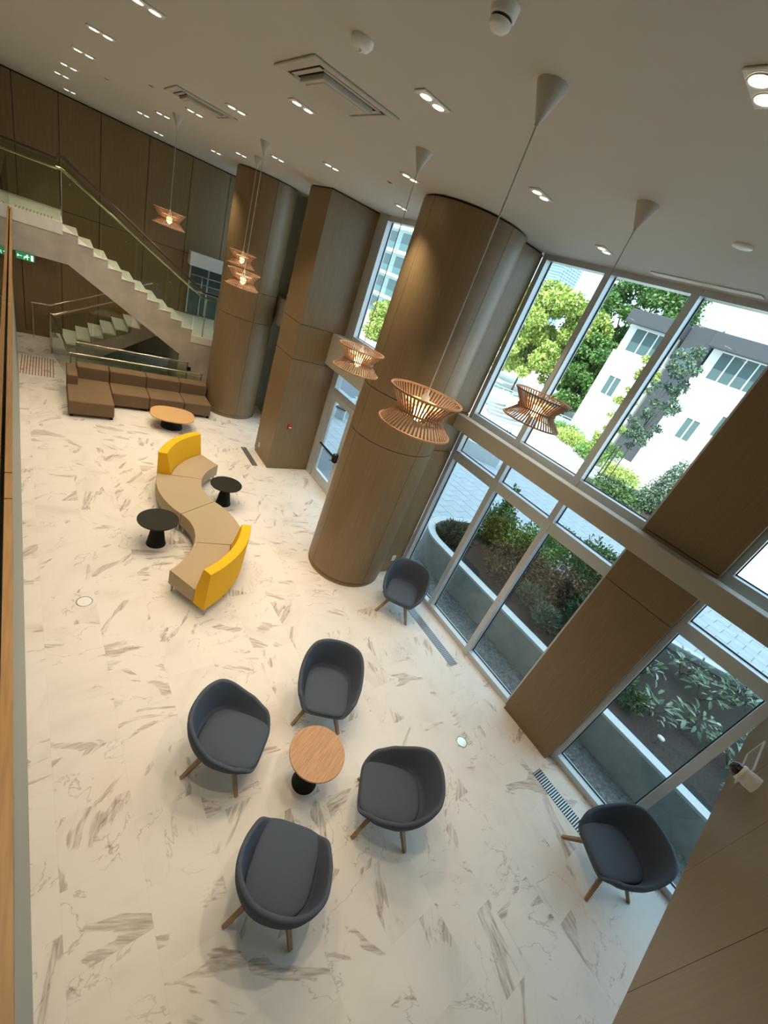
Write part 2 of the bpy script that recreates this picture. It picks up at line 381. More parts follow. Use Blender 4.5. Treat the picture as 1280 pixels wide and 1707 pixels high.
window(1, 'tall three-bay window wall between the round column and the wide pier', 5.99, [1.46, 2.62, 3.80, 4.96], ZB)
window(2, 'window bay right of the wide pier, above the far right armchair', 6.04, [-2.8, -1.68, -.52, .60], ZB)
window(3, 'narrow tall window above the glass door', 5.68, [6.2, 7.05, 7.9, 9.349], ((3.76, 3.86), (6.26, 6.36)), y_end=(.09, .38))
dr = struct('door_1', (5.60, 8.0, 0)); dr['label'] = 'glass exit door with black push bar beside the pillar'
MB().box(-.06, .10, 1.10, 1.345, 0, 3.02).build('door_frame', 'alu', dr)
MB().box(-.06, .10, -.10, .0, 0, 3.02).build('door_frame', 'alu', dr)
MB().box(-.05, .10, 0, 1.10, 2.42, 2.55).build('door_frame', 'alu', dr)
MB().box(-.05, .10, 0, 1.10, 2.94, 3.02).build('door_frame', 'alu', dr)
MB().box(.02, .03, 0, 1.10, 2.55, 2.94).build('pane', 'pane_glass', dr)
lf = MB().box(-.03, .03, .02, .16, 0.01, 2.40).box(-.03, .03, .94, 1.08, 0.01, 2.40).box(-.03, .03, .16, .94, 2.26, 2.40).box(-.03, .03, .16, .94, .01, .30).build('door_leaf', 'alu', dr)
MB().box(-.005, .005, .16, .94, .30, 2.26).build('pane', 'pane_glass', lf)
MB().tube([(-.10, .16, 1.08), (-.10, .94, 1.08)], .028, 8).build('push_bar', 'black_plastic', lf)
MB().box(-.14, -.03, .03, .15, .96, 1.18).tube([(-.16, .05, 1.02), (-.16, .20, .96)], .012, 6).build('latch_box', 'black_plastic', lf)
ZC = ((0, .11), (2.87, 3.05), (3.75, 3.86), (6.26, 6.36))
window(6, 'tall glazing between the square pillar and the far round column', 5.68, [10.405, 11.4, 12.4], ZC)
window(7, 'tall glazing behind the far round column beside the stairs', 5.68, [14.6, 16.0, 17.36], ZC)
wr = struct('wall_right'); wr['label'] = 'pale grey-green side wall beside the far round column'
for z0, z1 in ((.0, 2.955), (2.965, 3.745), (3.755, 6.355)):
    box('panel', 'wall_grey', 5.56, 5.72, 12.41, 14.59, z0, z1, wr)
window(5, 'row of glass panels hidden behind the round column', 5.68, [6.2, 7.0, 7.88], ((0, .11), (2.94, 3.02)))

# ================================================================== STAIRCASE
sc_ = thing('staircase', 'marble-sided switchback staircase rising to the upper landing', 'staircase', (0, 14.3, 0))
LZ, MZ = 3.71, 1.79
def Y(v): return v-14.3
NR = 11; rise = (LZ-MZ)/NR; run = 3.12/(NR-1)
top = [(-4.4, LZ), (.19, LZ)]
x = .19; z = LZ
for k in range(NR):
    z -= rise; top.append((x, z))
    if k < NR-1: x += run; top.append((x, z))
xm = x
poly = top+[(5.15, MZ), (5.15, 0), (3.02, 0), (3.02, 1.16), (.30, 2.83), (-4.4, 2.83)]
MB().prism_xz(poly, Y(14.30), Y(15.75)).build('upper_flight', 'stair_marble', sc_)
x = .19; z = LZ
for k in range(NR-1):
    z -= rise
    MB().box(x-.012, x+run+.004, Y(14.29), Y(15.76), z-.003, z+.012).build('tread', 'tread_stone', sc_); x += run
MB().box(-4.4, .20, Y(14.29), Y(17.37), LZ-.25, LZ+.012).build('upper_landing', 'tread_stone', sc_)
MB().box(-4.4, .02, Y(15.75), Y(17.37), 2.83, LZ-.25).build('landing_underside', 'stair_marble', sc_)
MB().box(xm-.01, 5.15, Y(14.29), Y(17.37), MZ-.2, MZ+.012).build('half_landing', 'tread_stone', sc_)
# lower flight (against the back wall), rising to the right
NL = 10; rl = MZ/NL; rn = .325; x = -.12; z = 0
pl = [(-.12, 0)]
for k in range(NL):
    z += rl; pl.append((x, z)); x += rn; pl.append((x, z))
pl[-1] = (x+.4, z); pl += [(x+.4, z-.3), (x-.1, z-.35), (.9, 0)]
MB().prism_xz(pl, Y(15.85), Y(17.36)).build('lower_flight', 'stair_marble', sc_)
x = -.12; z = 0
for k in range(NL):
    z += rl; MB().box(x-.015, x+rn, Y(15.84), Y(17.36), z-.002, z+.014).build('tread', 'tread_stone', sc_); x += rn
# glass guard of the upper flight
def guard(label, poly_glass, y, rails, posts=(), bolts=()):
    t = thing('glass_balustrade', label, 'railing', (0, y, 0))
    for pg in poly_glass: MB().prism_xz(pg, -.006, .006).build('glass_panel', 'rail_glass', t)
    for pts, r, m, dy in rails: MB().tube([(p[0], dy, p[1]) for p in pts], r, 8).build('handrail', m, t)
    for px, z0, z1 in posts: MB().tube([(px, 0, z0), (px, 0, z1)], .018, 8).build('post', 'steel', t)
    for px, z0 in bolts: MB().tube([(px, -.02, z0), (px, .02, z0)], .022, 8).build('bolt', 'steel', t)
    return t
sl_ = (MZ-LZ)/(xm-.19)
def zs_(x): return LZ+(x-.19)*sl_
xg_ = [.19, .97, 1.75, 2.53, 3.31]
pan = [[(a+.008, zs_(a)-.02), (b_-.008, zs_(b_)-.02), (b_-.008, zs_(b_)+1.22), (a+.008, zs_(a)+1.22)] for a, b_ in zip(xg_[:-1], xg_[1:])]
guard('sloping green-tinted glass guard with twin handrails along the upper stair flight', pan+[[(3.33, MZ), (4.4, MZ), (4.4, MZ+1.2), (3.33, MZ+1.2)]], 14.34,
      [([(.10, LZ+1.31), (.22, LZ+1.31), (xm+.22, MZ+1.29), (4.6, MZ+1.29)], .034, 'dark_rail', 0),
       ([(.12, LZ+1.08), (.22, LZ+1.06), (xm+.22, MZ+1.13), (4.6, MZ+1.13)], .022, 'steel', .07)],
      [(3.62, MZ, MZ+1.13)], [(.35, 4.55), (1.5, 3.75), (2.6, 3.1)])
guard('horizontal glass guard on the upper landing at the top of the stairs', [[(-2.2, LZ), (-.9, LZ), (-.9, LZ+1.2), (-2.2, LZ+1.2)], [(-.88, LZ), (.17, LZ), (.17, LZ+1.2), (-.88, LZ+1.2)]], 14.40,
      [([(-2.3, LZ+1.24), (.12, LZ+1.24)], .03, 'dark_rail', 0), ([(-2.3, LZ+1.05), (.12, LZ+1.05)], .022, 'steel', .07)])
guard('far glass guard on the wall side of the upper stair flight', [], 15.72,
      [([(.1, LZ+1.05), (.22, LZ+1.05), (xm+.2, MZ+1.08), (4.6, MZ+1.05)], .025, 'steel', 0)], [(.2, LZ, LZ+1.05), (4.3, MZ, MZ+1.05)])
guard('short handrail at the back of the half landing behind the round column', [], 17.2,
      [([(3.75, MZ+1.35), (5.1, MZ+1.35)], .022, 'steel', 0), ([(3.75, MZ+1.1), (5.1, MZ+1.1)], .022, 'steel', 0)], [(4.1, MZ, MZ+1.35), (4.9, MZ, MZ+1.35)])
# guards at the bottom
guard('glass guard with brass-toned rail right behind the brown sofa', [[(.30, .08), (1.9, .08), (1.9, .78), (.30, .78)], [(1.92, .08), (3.55, .08), (3.55, .78), (1.92, .78)]], 13.55,
      [([(.28, .85), (3.6, .87)], .024, 'steel', 0)], [(.30, 0, .85), (1.91, 0, .86), (3.55, 0, .87)])
guard('second rail with glass in front of the recess under the stairs', [[(.45, .08), (3.3, .08), (3.3, .90), (.45, .90)]], 14.15,
      [([(.42, .98), (3.3, .98)], .022, 'steel', 0)], [(.45, 0, .98), (3.25, 0, .98)])
guard('glass guard climbing beside the lower stair flight', [[(-.10, .02), (.9, .55), (.9, 1.5), (-.10, 1.05)], [(.92, .56), (1.9, 1.1), (1.9, 2.0), (.92, 1.51)]], 15.80,
      [([(-.12, 1.15), (.0, 1.15), (2.2, 2.35)], .026, 'steel', 0)], [(-.11, 0, 1.15)])
ln = thing('glass_balustrade', 'sloping handrail linking the sofa guard to the foot of the stairs', 'railing', (.0, 14.6, 0))
MB().tube([(-.12, 1.2, 1.15), (-.02, 1.0, 1.13), (.26, -.95, .85)], .024, 8).build('handrail', 'steel', ln)
MB().prism([(-.09, 1.15), (.27, -.95), (.276, -.95), (-.084, 1.15)], .06, .82).build('glass_panel', 'rail_glass', ln)
guard('wall-side handrail on a slim post left of the lower stairs', [], 17.15,
      [([(-.56, 1.04), (-.1, 1.06), (2.6, 2.50)], .022, 'steel', 0)], [(-.53, 0, 1.04)])
# tactile strips
tf = thing('tactile_strip', 'ribbed tactile warning strip on the floor at the foot of the stairs', 'floor strip', (-.40, 14.6, 0))
for k in range(12): MB().box(-.36+k*.062, -.36+k*.062+.022, -.75, .72, 0, .006).build('rib', 'wood_cap', tf)
tl = thing('tactile_strip', 'ribbed tactile warning strip on the upper landing', 'floor strip', (-.25, 14.35, LZ+.012))
for k in range(11): MB().box(-.42+k*.065, -.42+k*.065+.028, .0, .5, 0, .006).build('rib', 'wall_grey', tl)
# bulkhead and dark window on the back wall above half landing
tag(box('trim_5', 'white_paint', 3.62, 5.56, 17.0, 17.37, 3.42, 3.82, bevel=.006, seg=1), 'pale bulkhead box on the back wall near the second column', kind='structure')
w4 = struct('window_4', (3.7, 17.30, 0)); w4['label'] = 'dark glazed panel under the pale bulkhead'
MB().box(0, 1.8, .02, .06, 1.85, 3.40).build('pane', 'house_glass', w4)
for xx in (0, .6, 1.2, 1.76): MB().box(xx, xx+.04, -.01, .02, 1.85, 3.40).build('mullion', 'alu', w4)
# exit sign
ex = thing('exit_sign', 'green exit sign with running figure hanging below the landing', 'sign', (-.52, 14.24, 2.83))
MB().box(-.17, .17, -.02, .02, -.15, 0).build('sign_box', 'sign_lit', ex)
fg = MB(); R_ = lambda x0, x1, z0, z1: fg.box(x0, x1, -.024, -.02, z0, z1)
R_(.02, .05, -.045, -.02); R_(.0, .045, -.085, -.05); R_(.045, .075, -.07, -.058); R_(-.03, .005, -.075, -.062); R_(.03, .045, -.13, -.085); R_(-.03, .01, -.10, -.088); R_(-.03, -.018, -.13, -.1); R_(.1, .145, -.135, -.015)
R_(-.145, -.06, -.08, -.065); R_(-.145, -.125, -.1, -.045)
fg.build('pictogram', 'sign_white', ex)

# ================================================================== CEILING FIXTURES
rowA = [(.63, 5.38), (.46, 7.34), (.39, 9.24), (.28, 11.39), (.21, 13.13), (.40, 15.66)]
rowB = [(2.27, 1.24), (2.13, 3.33), (2.0, 5.37), (1.89, 7.27), (1.80, 9.22), (1.70, 11.42), (1.56, 12.9), (2.24, 15.5)]
rowC = [(3.60, 3.39), (3.50, 5.45), (3.38, 7.43), (3.23, 9.36), (3.16, 11.36), (3.11, 13.23)]
rowD = [(5.03, 3.46), (4.82, 7.48)]
def make_downlight():
    t = thing('recessed_downlight', 'x', 'ceiling light')
    MB().box(-.135, .135, -.06, .06, -.012, 0).build('frame', 'white_paint', t, bevel=.004, seg=1)
    for s in (-1, 1):
        MB().lathe([(.052, -.0125), (.052, -.016), (.044, -.016)], 20, (s*.063, 0), caps=False).build('bezel', 'white_plastic', t)
        MB().lathe([(.044, -.0135), (.001, -.0135)], 20, (s*.063, 0)).build('lens', 'lamp_lens', t)
    return t
rowE = [(.72, 3.35), (.80, 1.30)]
rowF = [(-1.35, 1.3), (-1.5, 5.4), (-1.7, 9.3), (-1.9, 13.2)]
dl0 = None
ROWN = [('nearest the left mezzanine', rowA), ('over the yellow bench', rowB), ('beside the round column', rowC), ('nearest the windows', rowD), ('above the front mezzanine edge', rowE), ('over the mezzanine walkway', rowF)]
for rn_, row in ROWN:
    for i, (x, y) in enumerate(row):
        if dl0 is None: o = dl0 = make_downlight()
        else: o = copy_tree(dl0)
        o.location = (x, y, CEIL); o.rotation_euler = (0, 0, math.radians(2.5))
        tag(o, '%s nearest twin recessed downlight in the ceiling row %s' % (ORD[i], rn_), group='recessed twin downlights')
        ld = bpy.data.lights.new('downlight_lamp', 'SPOT'); ld.energy = DOWNLIGHT_W; ld.color = (1, .825, .60); ld.spot_size = math.radians(92); ld.spot_blend = .8; ld.shadow_soft_size = .05
        lo = bpy.data.objects.new('downlight_lamp', ld); COL.objects.link(lo); lo.location = (0, 0, -.03); lo.parent = o
# downlights in the underside of the landing
for x, lab in ((-.35, 'twin downlight under the landing nearest the exit sign'), (-1.7, 'twin downlight under the landing farther left')):
    o = copy_tree(dl0); o.location = (x, 16.3, 2.828 if x > -9 else 0); tag(o, lab, group='recessed twin downlights')
    for c in o.children:
        if c.type == 'LIGHT': c.data = c.data.copy(); c.data.energy = 22; c.data.spot_size = math.radians(130)
# ceiling cassettes
def cassette(label, x, y, s):
    t = thing('ceiling_cassette', label, 'air conditioner', (x, y, CEIL), math.radians(2.5)); a = .40*s; b_ = .36*s
    MB().box(-a, a, -b_, -b_+.07, -.018, 0).box(-a, a, b_-.07, b_, -.018, 0).box(-a, -a+.09, -b_+.07, b_-.07, -.018, 0).box(a-.09, a, -b_+.07, b_-.07, -.018, 0).build('frame', 'cassette_grey', t, bevel=.005, seg=1)
    MB().box(-a+.09, a-.09, -b_+.07, b_-.07, -.006, 0).build('slot', 'dark_slot', t)
    MB().box(-a+.17, a-.17, -b_+.16, b_-.16, -.05, -.006).build('centre_panel', 'cassette_grey', t, bevel=.01)
    MB().box(-a+.21, a-.21, -b_+.20, b_-.20, -.054, -.05).build('intake_grille', 'canopy_grey', t)
    for sx in (-1, 1):
        MB().box(sx*(a-.13)-.02, sx*(a-.13)+.02, -b_+.12, b_-.12, -.016, -.010).build('louvre', 'cassette_grey', t)
    for sy in (-1, 1):
        MB().box(-a+.14, a-.14, sy*(b_-.115)-.02, sy*(b_-.115)+.02, -.016, -.010).build('louvre', 'cassette_grey', t)
cassette('large square ceiling air-conditioning cassette nearest the camera', 1.89, 4.38, 1.03)
cassette('smaller-looking ceiling air-conditioning cassette farther back over the yellow bench', 1.68, 8.26, 1.0)
# detectors and small ceiling things
sd = thing('smoke_detector', 'tall white smoke detector with black band at the top of the picture', 'smoke detector', (1.57, 2.12, CEIL))
MB().lathe([(.066, 0), (.060, -.04), (.052, -.045)], 28).build('base', 'white_plastic', sd)
MB().lathe([(.048, -.045), (.048, -.056)], 28).build('band', 'black_plastic', sd)
MB().lathe([(.052, -.056), (.050, -.070), (.036, -.082), (.001, -.084)], 28).build('head', 'white_plastic', sd)
s2 = thing('smoke_detector', 'pale round ceiling detector between the cassette and the smoke detector', 'smoke detector', (1.51, 3.3, CEIL))
MB().lathe([(.07, 0), (.07, -.02), (.05, -.045), (.001, -.05)], 28).build('body', 'white_plastic', s2)
MB().lathe([(.012, -.05), (.010, -.06), (.001, -.062)], 12).build('indicator', 'white_plastic', s2)
s3 = thing('speaker_disc', 'flat white disc on the ceiling near the right window', 'ceiling speaker', (4.2, 1.77, CEIL))
MB().lathe([(.075, 0), (.075, -.012), (.001, -.014)], 28).build('disc', 'white_plastic', s3)
for lab, x, y in (('small dark sprinkler slot in the ceiling left of the far cassette', 1.17, 9.0), ('small dark sprinkler slot in the ceiling nearest the stairs', .75, 10.6), ('small dark sprinkler slot in the ceiling near the square pillar', 3.75, 6.3)):
    s4 = thing('sprinkler_head', lab, 'sprinkler', (x, y, CEIL)); MB().lathe([(.04, 0), (.04, -.006), (.001, -.006)], 16).build('cover', 'canopy_grey', s4); MB().lathe([(.03, -.006), (.001, -.0075)], 12).build('slot', 'dark_slot', s4)
tag(box('trim_6', 'white_paint', 5.55, 5.68, 1.9, 3.1, CEIL-.012, CEIL), 'white linear slot diffuser at the window head', kind='structure')

# ================================================================== PENDANTS
def make_pendant():
    t = thing('pendant_lamp', 'x', 'pendant lamp')
    zt, zw, zb = .125, -.01, -.125; rt_, rw, rb = .278, .185, .285
    def ring(r, z, h, wd): return MB().lathe([(r-wd, z-h), (r, z-h), (r, z+h), (r-wd, z+h), (r-wd, z-h)], 48, smooth=False, caps=False)
    ring(rt_, zt, .006, .016).build('top_ring', 'pendant_wood', t)
    ring(rw+.005, zw, .006, .016).build('waist_ring', 'pendant_wood', t)
    ring(rb, zb, .006, .016).build('bottom_ring', 'pendant_wood', t)
    # one slat: bent strip, shared by all
    prof = [(rt_-.006, zt), (rw, zw+.02), (rw, zw-.02), (rb-.006, zb)]
    sm = MB(); wd = .0065; th = .006
    for (ra, za), (rb2, zb2) in zip(prof[:-1], prof[1:]):
        sm.add([(ra, -wd, za), (ra, wd, za), (ra-th, wd, za), (ra-th, -wd, za), (rb2, -wd, zb2), (rb2, wd, zb2), (rb2-th, wd, zb2), (rb2-th, -wd, zb2)],
               [(0, 1, 5, 4), (1, 2, 6, 5), (2, 3, 7, 6), (3, 0, 4, 7)])
    me = sm.mesh('slat', 'pendant_wood')
    for k in range(56): inst(me, 'slat', t, rz=2*PI*k/56)
    MB().lathe([(.001, .03), (.04, .028), (.055, 0), (.045, -.05), (.02, -.075), (.001, -.08)], 16).build('bulb', 'bulb', t)
    MB().lathe([(.14, .062), (.14, .056), (.045, .056), (.045, .062), (.14, .062)], 28, caps=False).build('inner_disc', 'diffuser', t)
    MB().lathe([(.03, .03), (.03, .11), (.012, .13), (.012, .16)], 14).build('socket', 'white_paint', t)
    for k in range(3):
        a = 2*PI*k/3; MB().tube([(.03*math.cos(a), .03*math.sin(a), .05), ((rw-.01)*math.cos(a), (rw-.01)*math.sin(a), .0)], .003, 5).build('arm', 'white_paint', t)
    return t
PEND = [((1.79, 10.48), 4.77, 'pendant lamp of thin wood slats hanging highest, in front of the far panelled wall'),
        ((2.67, 8.40), 4.36, 'front one of the two wood-slat pendants overlapping before the far round column'),
        ((3.24, 10.48), 4.53, 'rear one of the two wood-slat pendants overlapping before the far round column'),
        ((2.85, 4.34), 4.32, 'wood-slat pendant lamp in front of the glass door beam'),
        ((2.11, 2.23), 4.50, 'largest-looking glowing wood-slat pendant in front of the big round column'),
        ((3.58, 2.30), 4.69, 'dark backlit wood-slat pendant against the bright windows')]
p0 = None
for (x, y), z, lab in PEND:
    o = p0 = make_pendant() if p0 is None else p0
    if lab != PEND[0][2]: o = copy_tree(p0); [bpy.data.objects.remove(c) for c in list(o.children) if c.name.split('.')[0] in ('canopy', 'cord', 'pendant_glow')]
    o.location = (x, y, z); tag(o, lab, group='wood-slat pendant lamps')
    top_ = CEIL-z
    MB().lathe([(.088, top_), (.087, top_-.008), (.020, top_-.155), (.012, top_-.165), (.012, top_-.18)], 24).build('canopy', 'canopy_grey', o)
    MB().tube([(0, 0, .15), (0, 0, top_-.17)], .005, 6).build('cord', 'canopy_grey', o)
    ld = bpy.data.lights.new('pendant_glow', 'POINT'); ld.energy = 4; ld.color = (1, .68, .38); ld.shadow_soft_size = .03
    lo = bpy.data.objects.new('pendant_glow', ld); COL.objects.link(lo); lo.location = (0, 0, -.10); lo.parent = o

# ================================================================== FURNITURE
def smooth(a, b, x):
    t = max(0, min(1, (x-a)/(b-a))); return t*t*(3-2*t)
def make_chair():
    t = thing('tub_armchair', 'x', 'armchair'); N = 80
    def out(a, s=1.0):
        sx, cx = math.sin(a), math.cos(a)
        p = .86 if cx > 0 else .86-.42*min(1, -cx*2.2)
        x = .430*math.copysign(abs(sx)**p, sx); y = -math.copysign(abs(cx)**(.86 if cx > 0 else .62), cx)*(.445 if cx > 0 else .415)
        if y > 0: x *= 1-.13*(y/.415)**1.5
        return x*s, y*s if y < 0 else y*(s if s > .8 else .8*s+.16)
    A = [2*PI*i/N for i in range(N)]
    def wr_(a): return abs((a+PI) % (2*PI)-PI)
    def zr(a): return .90-(.90-.60)*smooth(.70, 2.1, wr_(a))-.155*smooth(2.12, 2.80, wr_(a))
    rows = []; zb = .35
    rows.append([(0, 0, zb-.012)]*N)
    for s in (0, .06, .18, .34, .52, .70, .86, .97):
        sc = .46+.54*(math.sin(min(1, s*1.0)*PI/2)**.62)
        rows.append([(*out(a, sc), zb+(zr(a)-zb)*s**1.15) for a in A])
    rows.append([(*out(a, .985), zr(a)+.004) for a in A]); rows.append([(*out(a, .945), zr(a)+.012) for a in A])
    rows.append([(*out(a, .915), zr(a)+.008) for a in A]); rows.append([(*out(a, .895), zr(a)-.012) for a in A])
    for s in (.2, .45, .7, 1):
        rows.append([(*out(a, .89-.19*s), zr(a)-.02+(.42-(zr(a)-.02))*s) for a in A])
    rows.append([(0, 0, .42)]*N)
    MB().grid(rows).build('shell', 'chair_fabric', t)
    def cu(a, s):
        sx, cx = math.sin(a), math.cos(a)
        p = .74 if cx > 0 else .74-.36*min(1, -cx*2.2)
        x = .300*math.copysign(abs(sx)**p, sx); y = -math.copysign(abs(cx)**(.74 if cx > 0 else .5), cx)*(.300 if cx > 0 else .405)
        return x*s, y*s
    rows = [[(*cu(a, sc), z) for a in A] for sc, z in ((.96, .41), (1, .43), (1.0, .470), (.985, .485), (.94, .496), (.80, .505), (.5, .511), (.001, .513))]
    MB().grid(rows).build('seat_cushion', 'chair_fabric', t)
    MB().lathe([(.19, .325), (.20, .352), (.001, .352)], 20).build('base_plate', 'black_metal', t)
    for sx in (-1, 1):
        for sy in (-1, 1):
            MB().tube([(sx*.13, sy*.13, .345), (sx*.315, sy*.315, .0)], .036, 4, smooth=False, r1=.025).build('leg', 'leg_wood', t)
    return t
def face(dx, dy): return math.atan2(dy, dx)-PI/2
CH = [((1.41, 2.38), (.76, -.65), 'blue-grey tub armchair left of the small wood-topped table'),
      ((2.76, 2.57), (-.54, -.84), 'blue-grey tub armchair behind the small wood-topped table, facing the camera'),
      ((2.90, 1.09), (-.79, .61), 'blue-grey tub armchair right of the small wood-topped table'),
      ((1.50, 0.99), (.66, .75), 'blue-grey tub armchair nearest the camera, its back turned to us'),
      ((5.10, 3.97), (-.75, -.66), 'blue-grey tub armchair by the window beside the large round column'),
      ((5.20, -.63), (-.87, .49), 'blue-grey tub armchair at the far right by the window and balcony fascia')]
c0 = None
for (x, y), d, lab in CH:
    o = make_chair() if c0 is None else copy_tree(c0); c0 = c0 or o
    o.location = (x, y, 0); o.rotation_euler = (0, 0, face(*d)); tag(o, lab, group='blue-grey tub armchairs')
def pedestal(label, x, y, h, r, top_mat, rz=0, rb=.15, rt2=.075, squircle=None):
    t = thing('pedestal_table', label, 'table', (x, y, 0), rz)
    if squircle:
        a, b_, p = squircle
        pts = [(a*math.copysign(abs(math.cos(q))**p, math.cos(q)), b_*math.copysign(abs(math.sin(q))**p, math.sin(q))) for q in [2*PI*i/64 for i in range(64)]]
        MB().prism(pts, h-.028, h).build('table_top', top_mat, t, bevel=.006, seg=2)
    else: MB().lathe([(r-.02, h-.026), (r-.004, h-.024), (r, h-.014), (r, h-.004), (r-.004, h)], 56).build('table_top', top_mat, t)
    MB().lathe([(rb, 0), (rb, .012), (rb-.006, .02), (rt2, h-.03)], 40).build('base', 'black_metal', t)
    MB().lathe([(rt2*1.5, h-.034), (rt2*1.5, h-.026)], 28).build('top_plate', 'black_metal', t)
    return t
pedestal('small round table with light wood top and black base amid four armchairs', 2.20, 1.78, .62, .317, 'table_wood', .5)
pedestal('round all-black side table left of the curved bench', 1.32, 6.44, .53, .322, 'black_top', rb=.155)
pedestal('round all-black side table in the right-hand curve of the bench', 2.80, 7.68, .50, .318, 'black_top', rb=.155)
pedestal('low rounded-square wood coffee table in front of the brown sofa', 2.42, 11.42, .36, 0, 'low_table_wood', math.radians(-12), rb=.27, rt2=.20, squircle=(.53, .50, .78))

# S-shaped curved bench: four modules
C1 = np.array([3.07, 7.68]); MID = np.array([2.085, 6.92])
def lag(xs, ys):
    return lambda t: sum(y*np.prod([(t-xj)/(xi-xj) for j, xj in enumerate(xs) if j != i]) for i, (xi, y) in enumerate(zip(xs, ys)))
rin = lag([102, 140, 180, 221], [.95, .77, .755, .85]); rout = lag([109, 162, 195, 216], [1.72, 1.585, 1.60, 1.64])
def bench_pt(m, u, rho):
    """module 0/1 on circle 1, 2/3 are point reflections of 1/0; u 0..1 along, rho 0 inner..1 outer"""
    k = m if m < 2 else 3-m
    ti = (102, 157, 221)[k]+u*(157-102 if k == 0 else 221-157); to = (109, 162, 216)[k]+u*(162-109 if k == 0 else 216-162)
    pi_ = C1+rin(ti)*np.array([math.cos(math.radians(ti)), math.sin(math.radians(ti))]); po = C1+rout(to)*np.array([math.cos(math.radians(to)), math.sin(math.radians(to))])
    p = pi_+(po-pi_)*rho
    return p if m < 2 else 2*MID-p
BL = ['top module of the curved bench with yellow backrest, nearest the brown sofa', 'backless tan bench module next to the far yellow backrest', 'backless tan bench module next to the near yellow backrest', 'near end module of the curved bench with yellow backrest']
for m in range(4):
    c = bench_pt(m, .5, .5); t = thing('curved_bench', BL[m], 'bench', (c[0], c[1], 0), group='modules of the S-shaped bench')
    NU = 20; us_ = [.006+.988*i/NU for i in range(NU+1)]; back = m in (0, 3); rmax = .70 if back else 1.0
    def section(prof):
        rows = []
        for u in us_:
            row = []
            for rho, z in prof:
                p = bench_pt(m, u, rho)-c; row.append((p[0], p[1], z))
            rows.append(row)
        b = MB().grid(rows, True, False); k = len(prof)
        b.add(rows[0], [list(range(k))]); b.add(rows[-1], [list(range(k))[::-1]]); return b
    section([(.0, .165), (rmax, .165), (rmax, .43), (.0, .43)]).build('seat', 'seat_fabric', t, bevel=.012, seg=2)
    if back: section([(.712, .165), (1.0, .165), (1.02, .90), (.83, .90), (.712, .44)]).build('backrest', 'yellow_fabric', t, bevel=.012, seg=2)
    for u, rho in ((.05, .06), (.05, .95), (.95, .06), (.95, .95)):
        p = bench_pt(m, u, rho)-c; MB().tube([(p[0], p[1], 0), (p[0], p[1], .17)], .013, 10, r1=.022).build('leg', 'vent_metal', t)

# brown sectional sofa
def cush(name, x0, x1, y0, y1, z0, z1, parent, bev=.035):
    return MB().box(x0, x1, y0, y1, z0, z1).build(name, 'sofa_fabric', parent, bevel=bev, seg=3)
t = thing('sofa_module', 'brown chaise end of the sectional sofa with a low side arm', 'sofa', (.66, 12.4, 0), group='brown sectional sofa modules')
cush('chaise_seat', -.46, .455, -.98, .60, .07, .42, t); cush('backrest', -.24, .455, .55, .95, .07, .74, t); cush('armrest', -.46, -.235, .06, .95, .07, .66, t)
for sx in (-.4, .4):
    for sy in (-.9, .85): MB().box(sx-.03, sx+.03, sy-.03, sy+.03, 0, .075).build('foot', 'black_metal', t)
for (xa, xb), lab in (((1.125, 1.99), 'brown armless sofa module next to the chaise'), ((1.995, 2.86), 'brown armless sofa module in the middle of the sectional, behind the coffee table'), ((2.865, 3.60), 'brown armless sofa module at the right end beside the round column')):
    t = thing('sofa_module', lab, 'sofa', ((xa+xb)/2, 12.78, 0), group='brown sectional sofa modules'); hw = (xb-xa)/2
    cush('seat', -hw, hw, -.56, .22, .07, .42, t); cush('backrest', -hw, hw, .17, .57, .07, .74, t)
    for sx in (-1, 1):
        for sy in (-.5, .5): MB().box(sx*(hw-.06)-.03, sx*(hw-.06)+.03, sy-.03, sy+.03, 0, .075).build('foot', 'black_metal', t)

# ================================================================== SMALL INTERIOR THINGS
def floor_vent(label, x0, x1, y0, y1, n):
    t = thing('floor_vent', label, 'vent', ((x0+x1)/2, (y0+y1)/2, 0)); a, b_ = (x1-x0)/2, (y1-y0)/2
    MB().box(-a, a, -b_, b_, 0, .002).build('recess', 'dark_slot', t)
    me = MB().box(-a, a, -b_/n*.52, b_/n*.52, 0, .006).mesh('slat', 'vent_metal')
    for k in range(n): inst(me, 'slat', t, (0, -b_+(k+.5)*2*b_/n, .001))
floor_vent('linear slatted floor vent below the left windows, beside the window armchair', 5.36, 5.54, 2.47, 3.86, 46)
floor_vent('linear slatted floor vent near the far right armchair', 5.36, 5.55, -.95, .53, 46)
floor_vent('dark floor vent at the foot of the square pillar', 4.02, 4.17, 9.45, 10.5, 30)
def floor_box(label, x, y, r):
    t = thing('floor_socket', label, 'floor socket', (x, y, 0))
    MB().lathe([(r, 0), (r, .004), (r-.012, .006)], 32, caps=False).build('ring', 'vent_metal', t); MB().lathe([(r-.012, .004), (.001, .005)], 32).build('lid', 'steel' if r < .09 else 'white_plastic', t)
floor_box('round metal floor socket near the window pier', 4.58, 1.34, .085)
floor_box('round floor socket on the left beyond the armchairs', .24, 5.22, .10)
fp = thing('fire_alarm_pull', 'red fire alarm pull station on the square pillar', 'fire alarm', (4.73, 9.348, 1.26))
MB().box(-.055, .055, -.035, 0, -.07, .07).build('body', 'red_plastic', fp, bevel=.006); MB().box(-.035, .035, -.045, -.035, -.03, .0).build('handle', 'white_plastic', fp)
o1 = thing('wall_outlet', 'white wall outlet low on the square pillar', 'outlet', (4.368, 10.11, .30)); MB().box(-.008, 0, -.04, .04, -.06, .06).build('plate', 'white_plastic', o1); MB().box(-.011, -.008, -.018, .018, -.04, .04).build('socket', 'canopy_grey', o1)
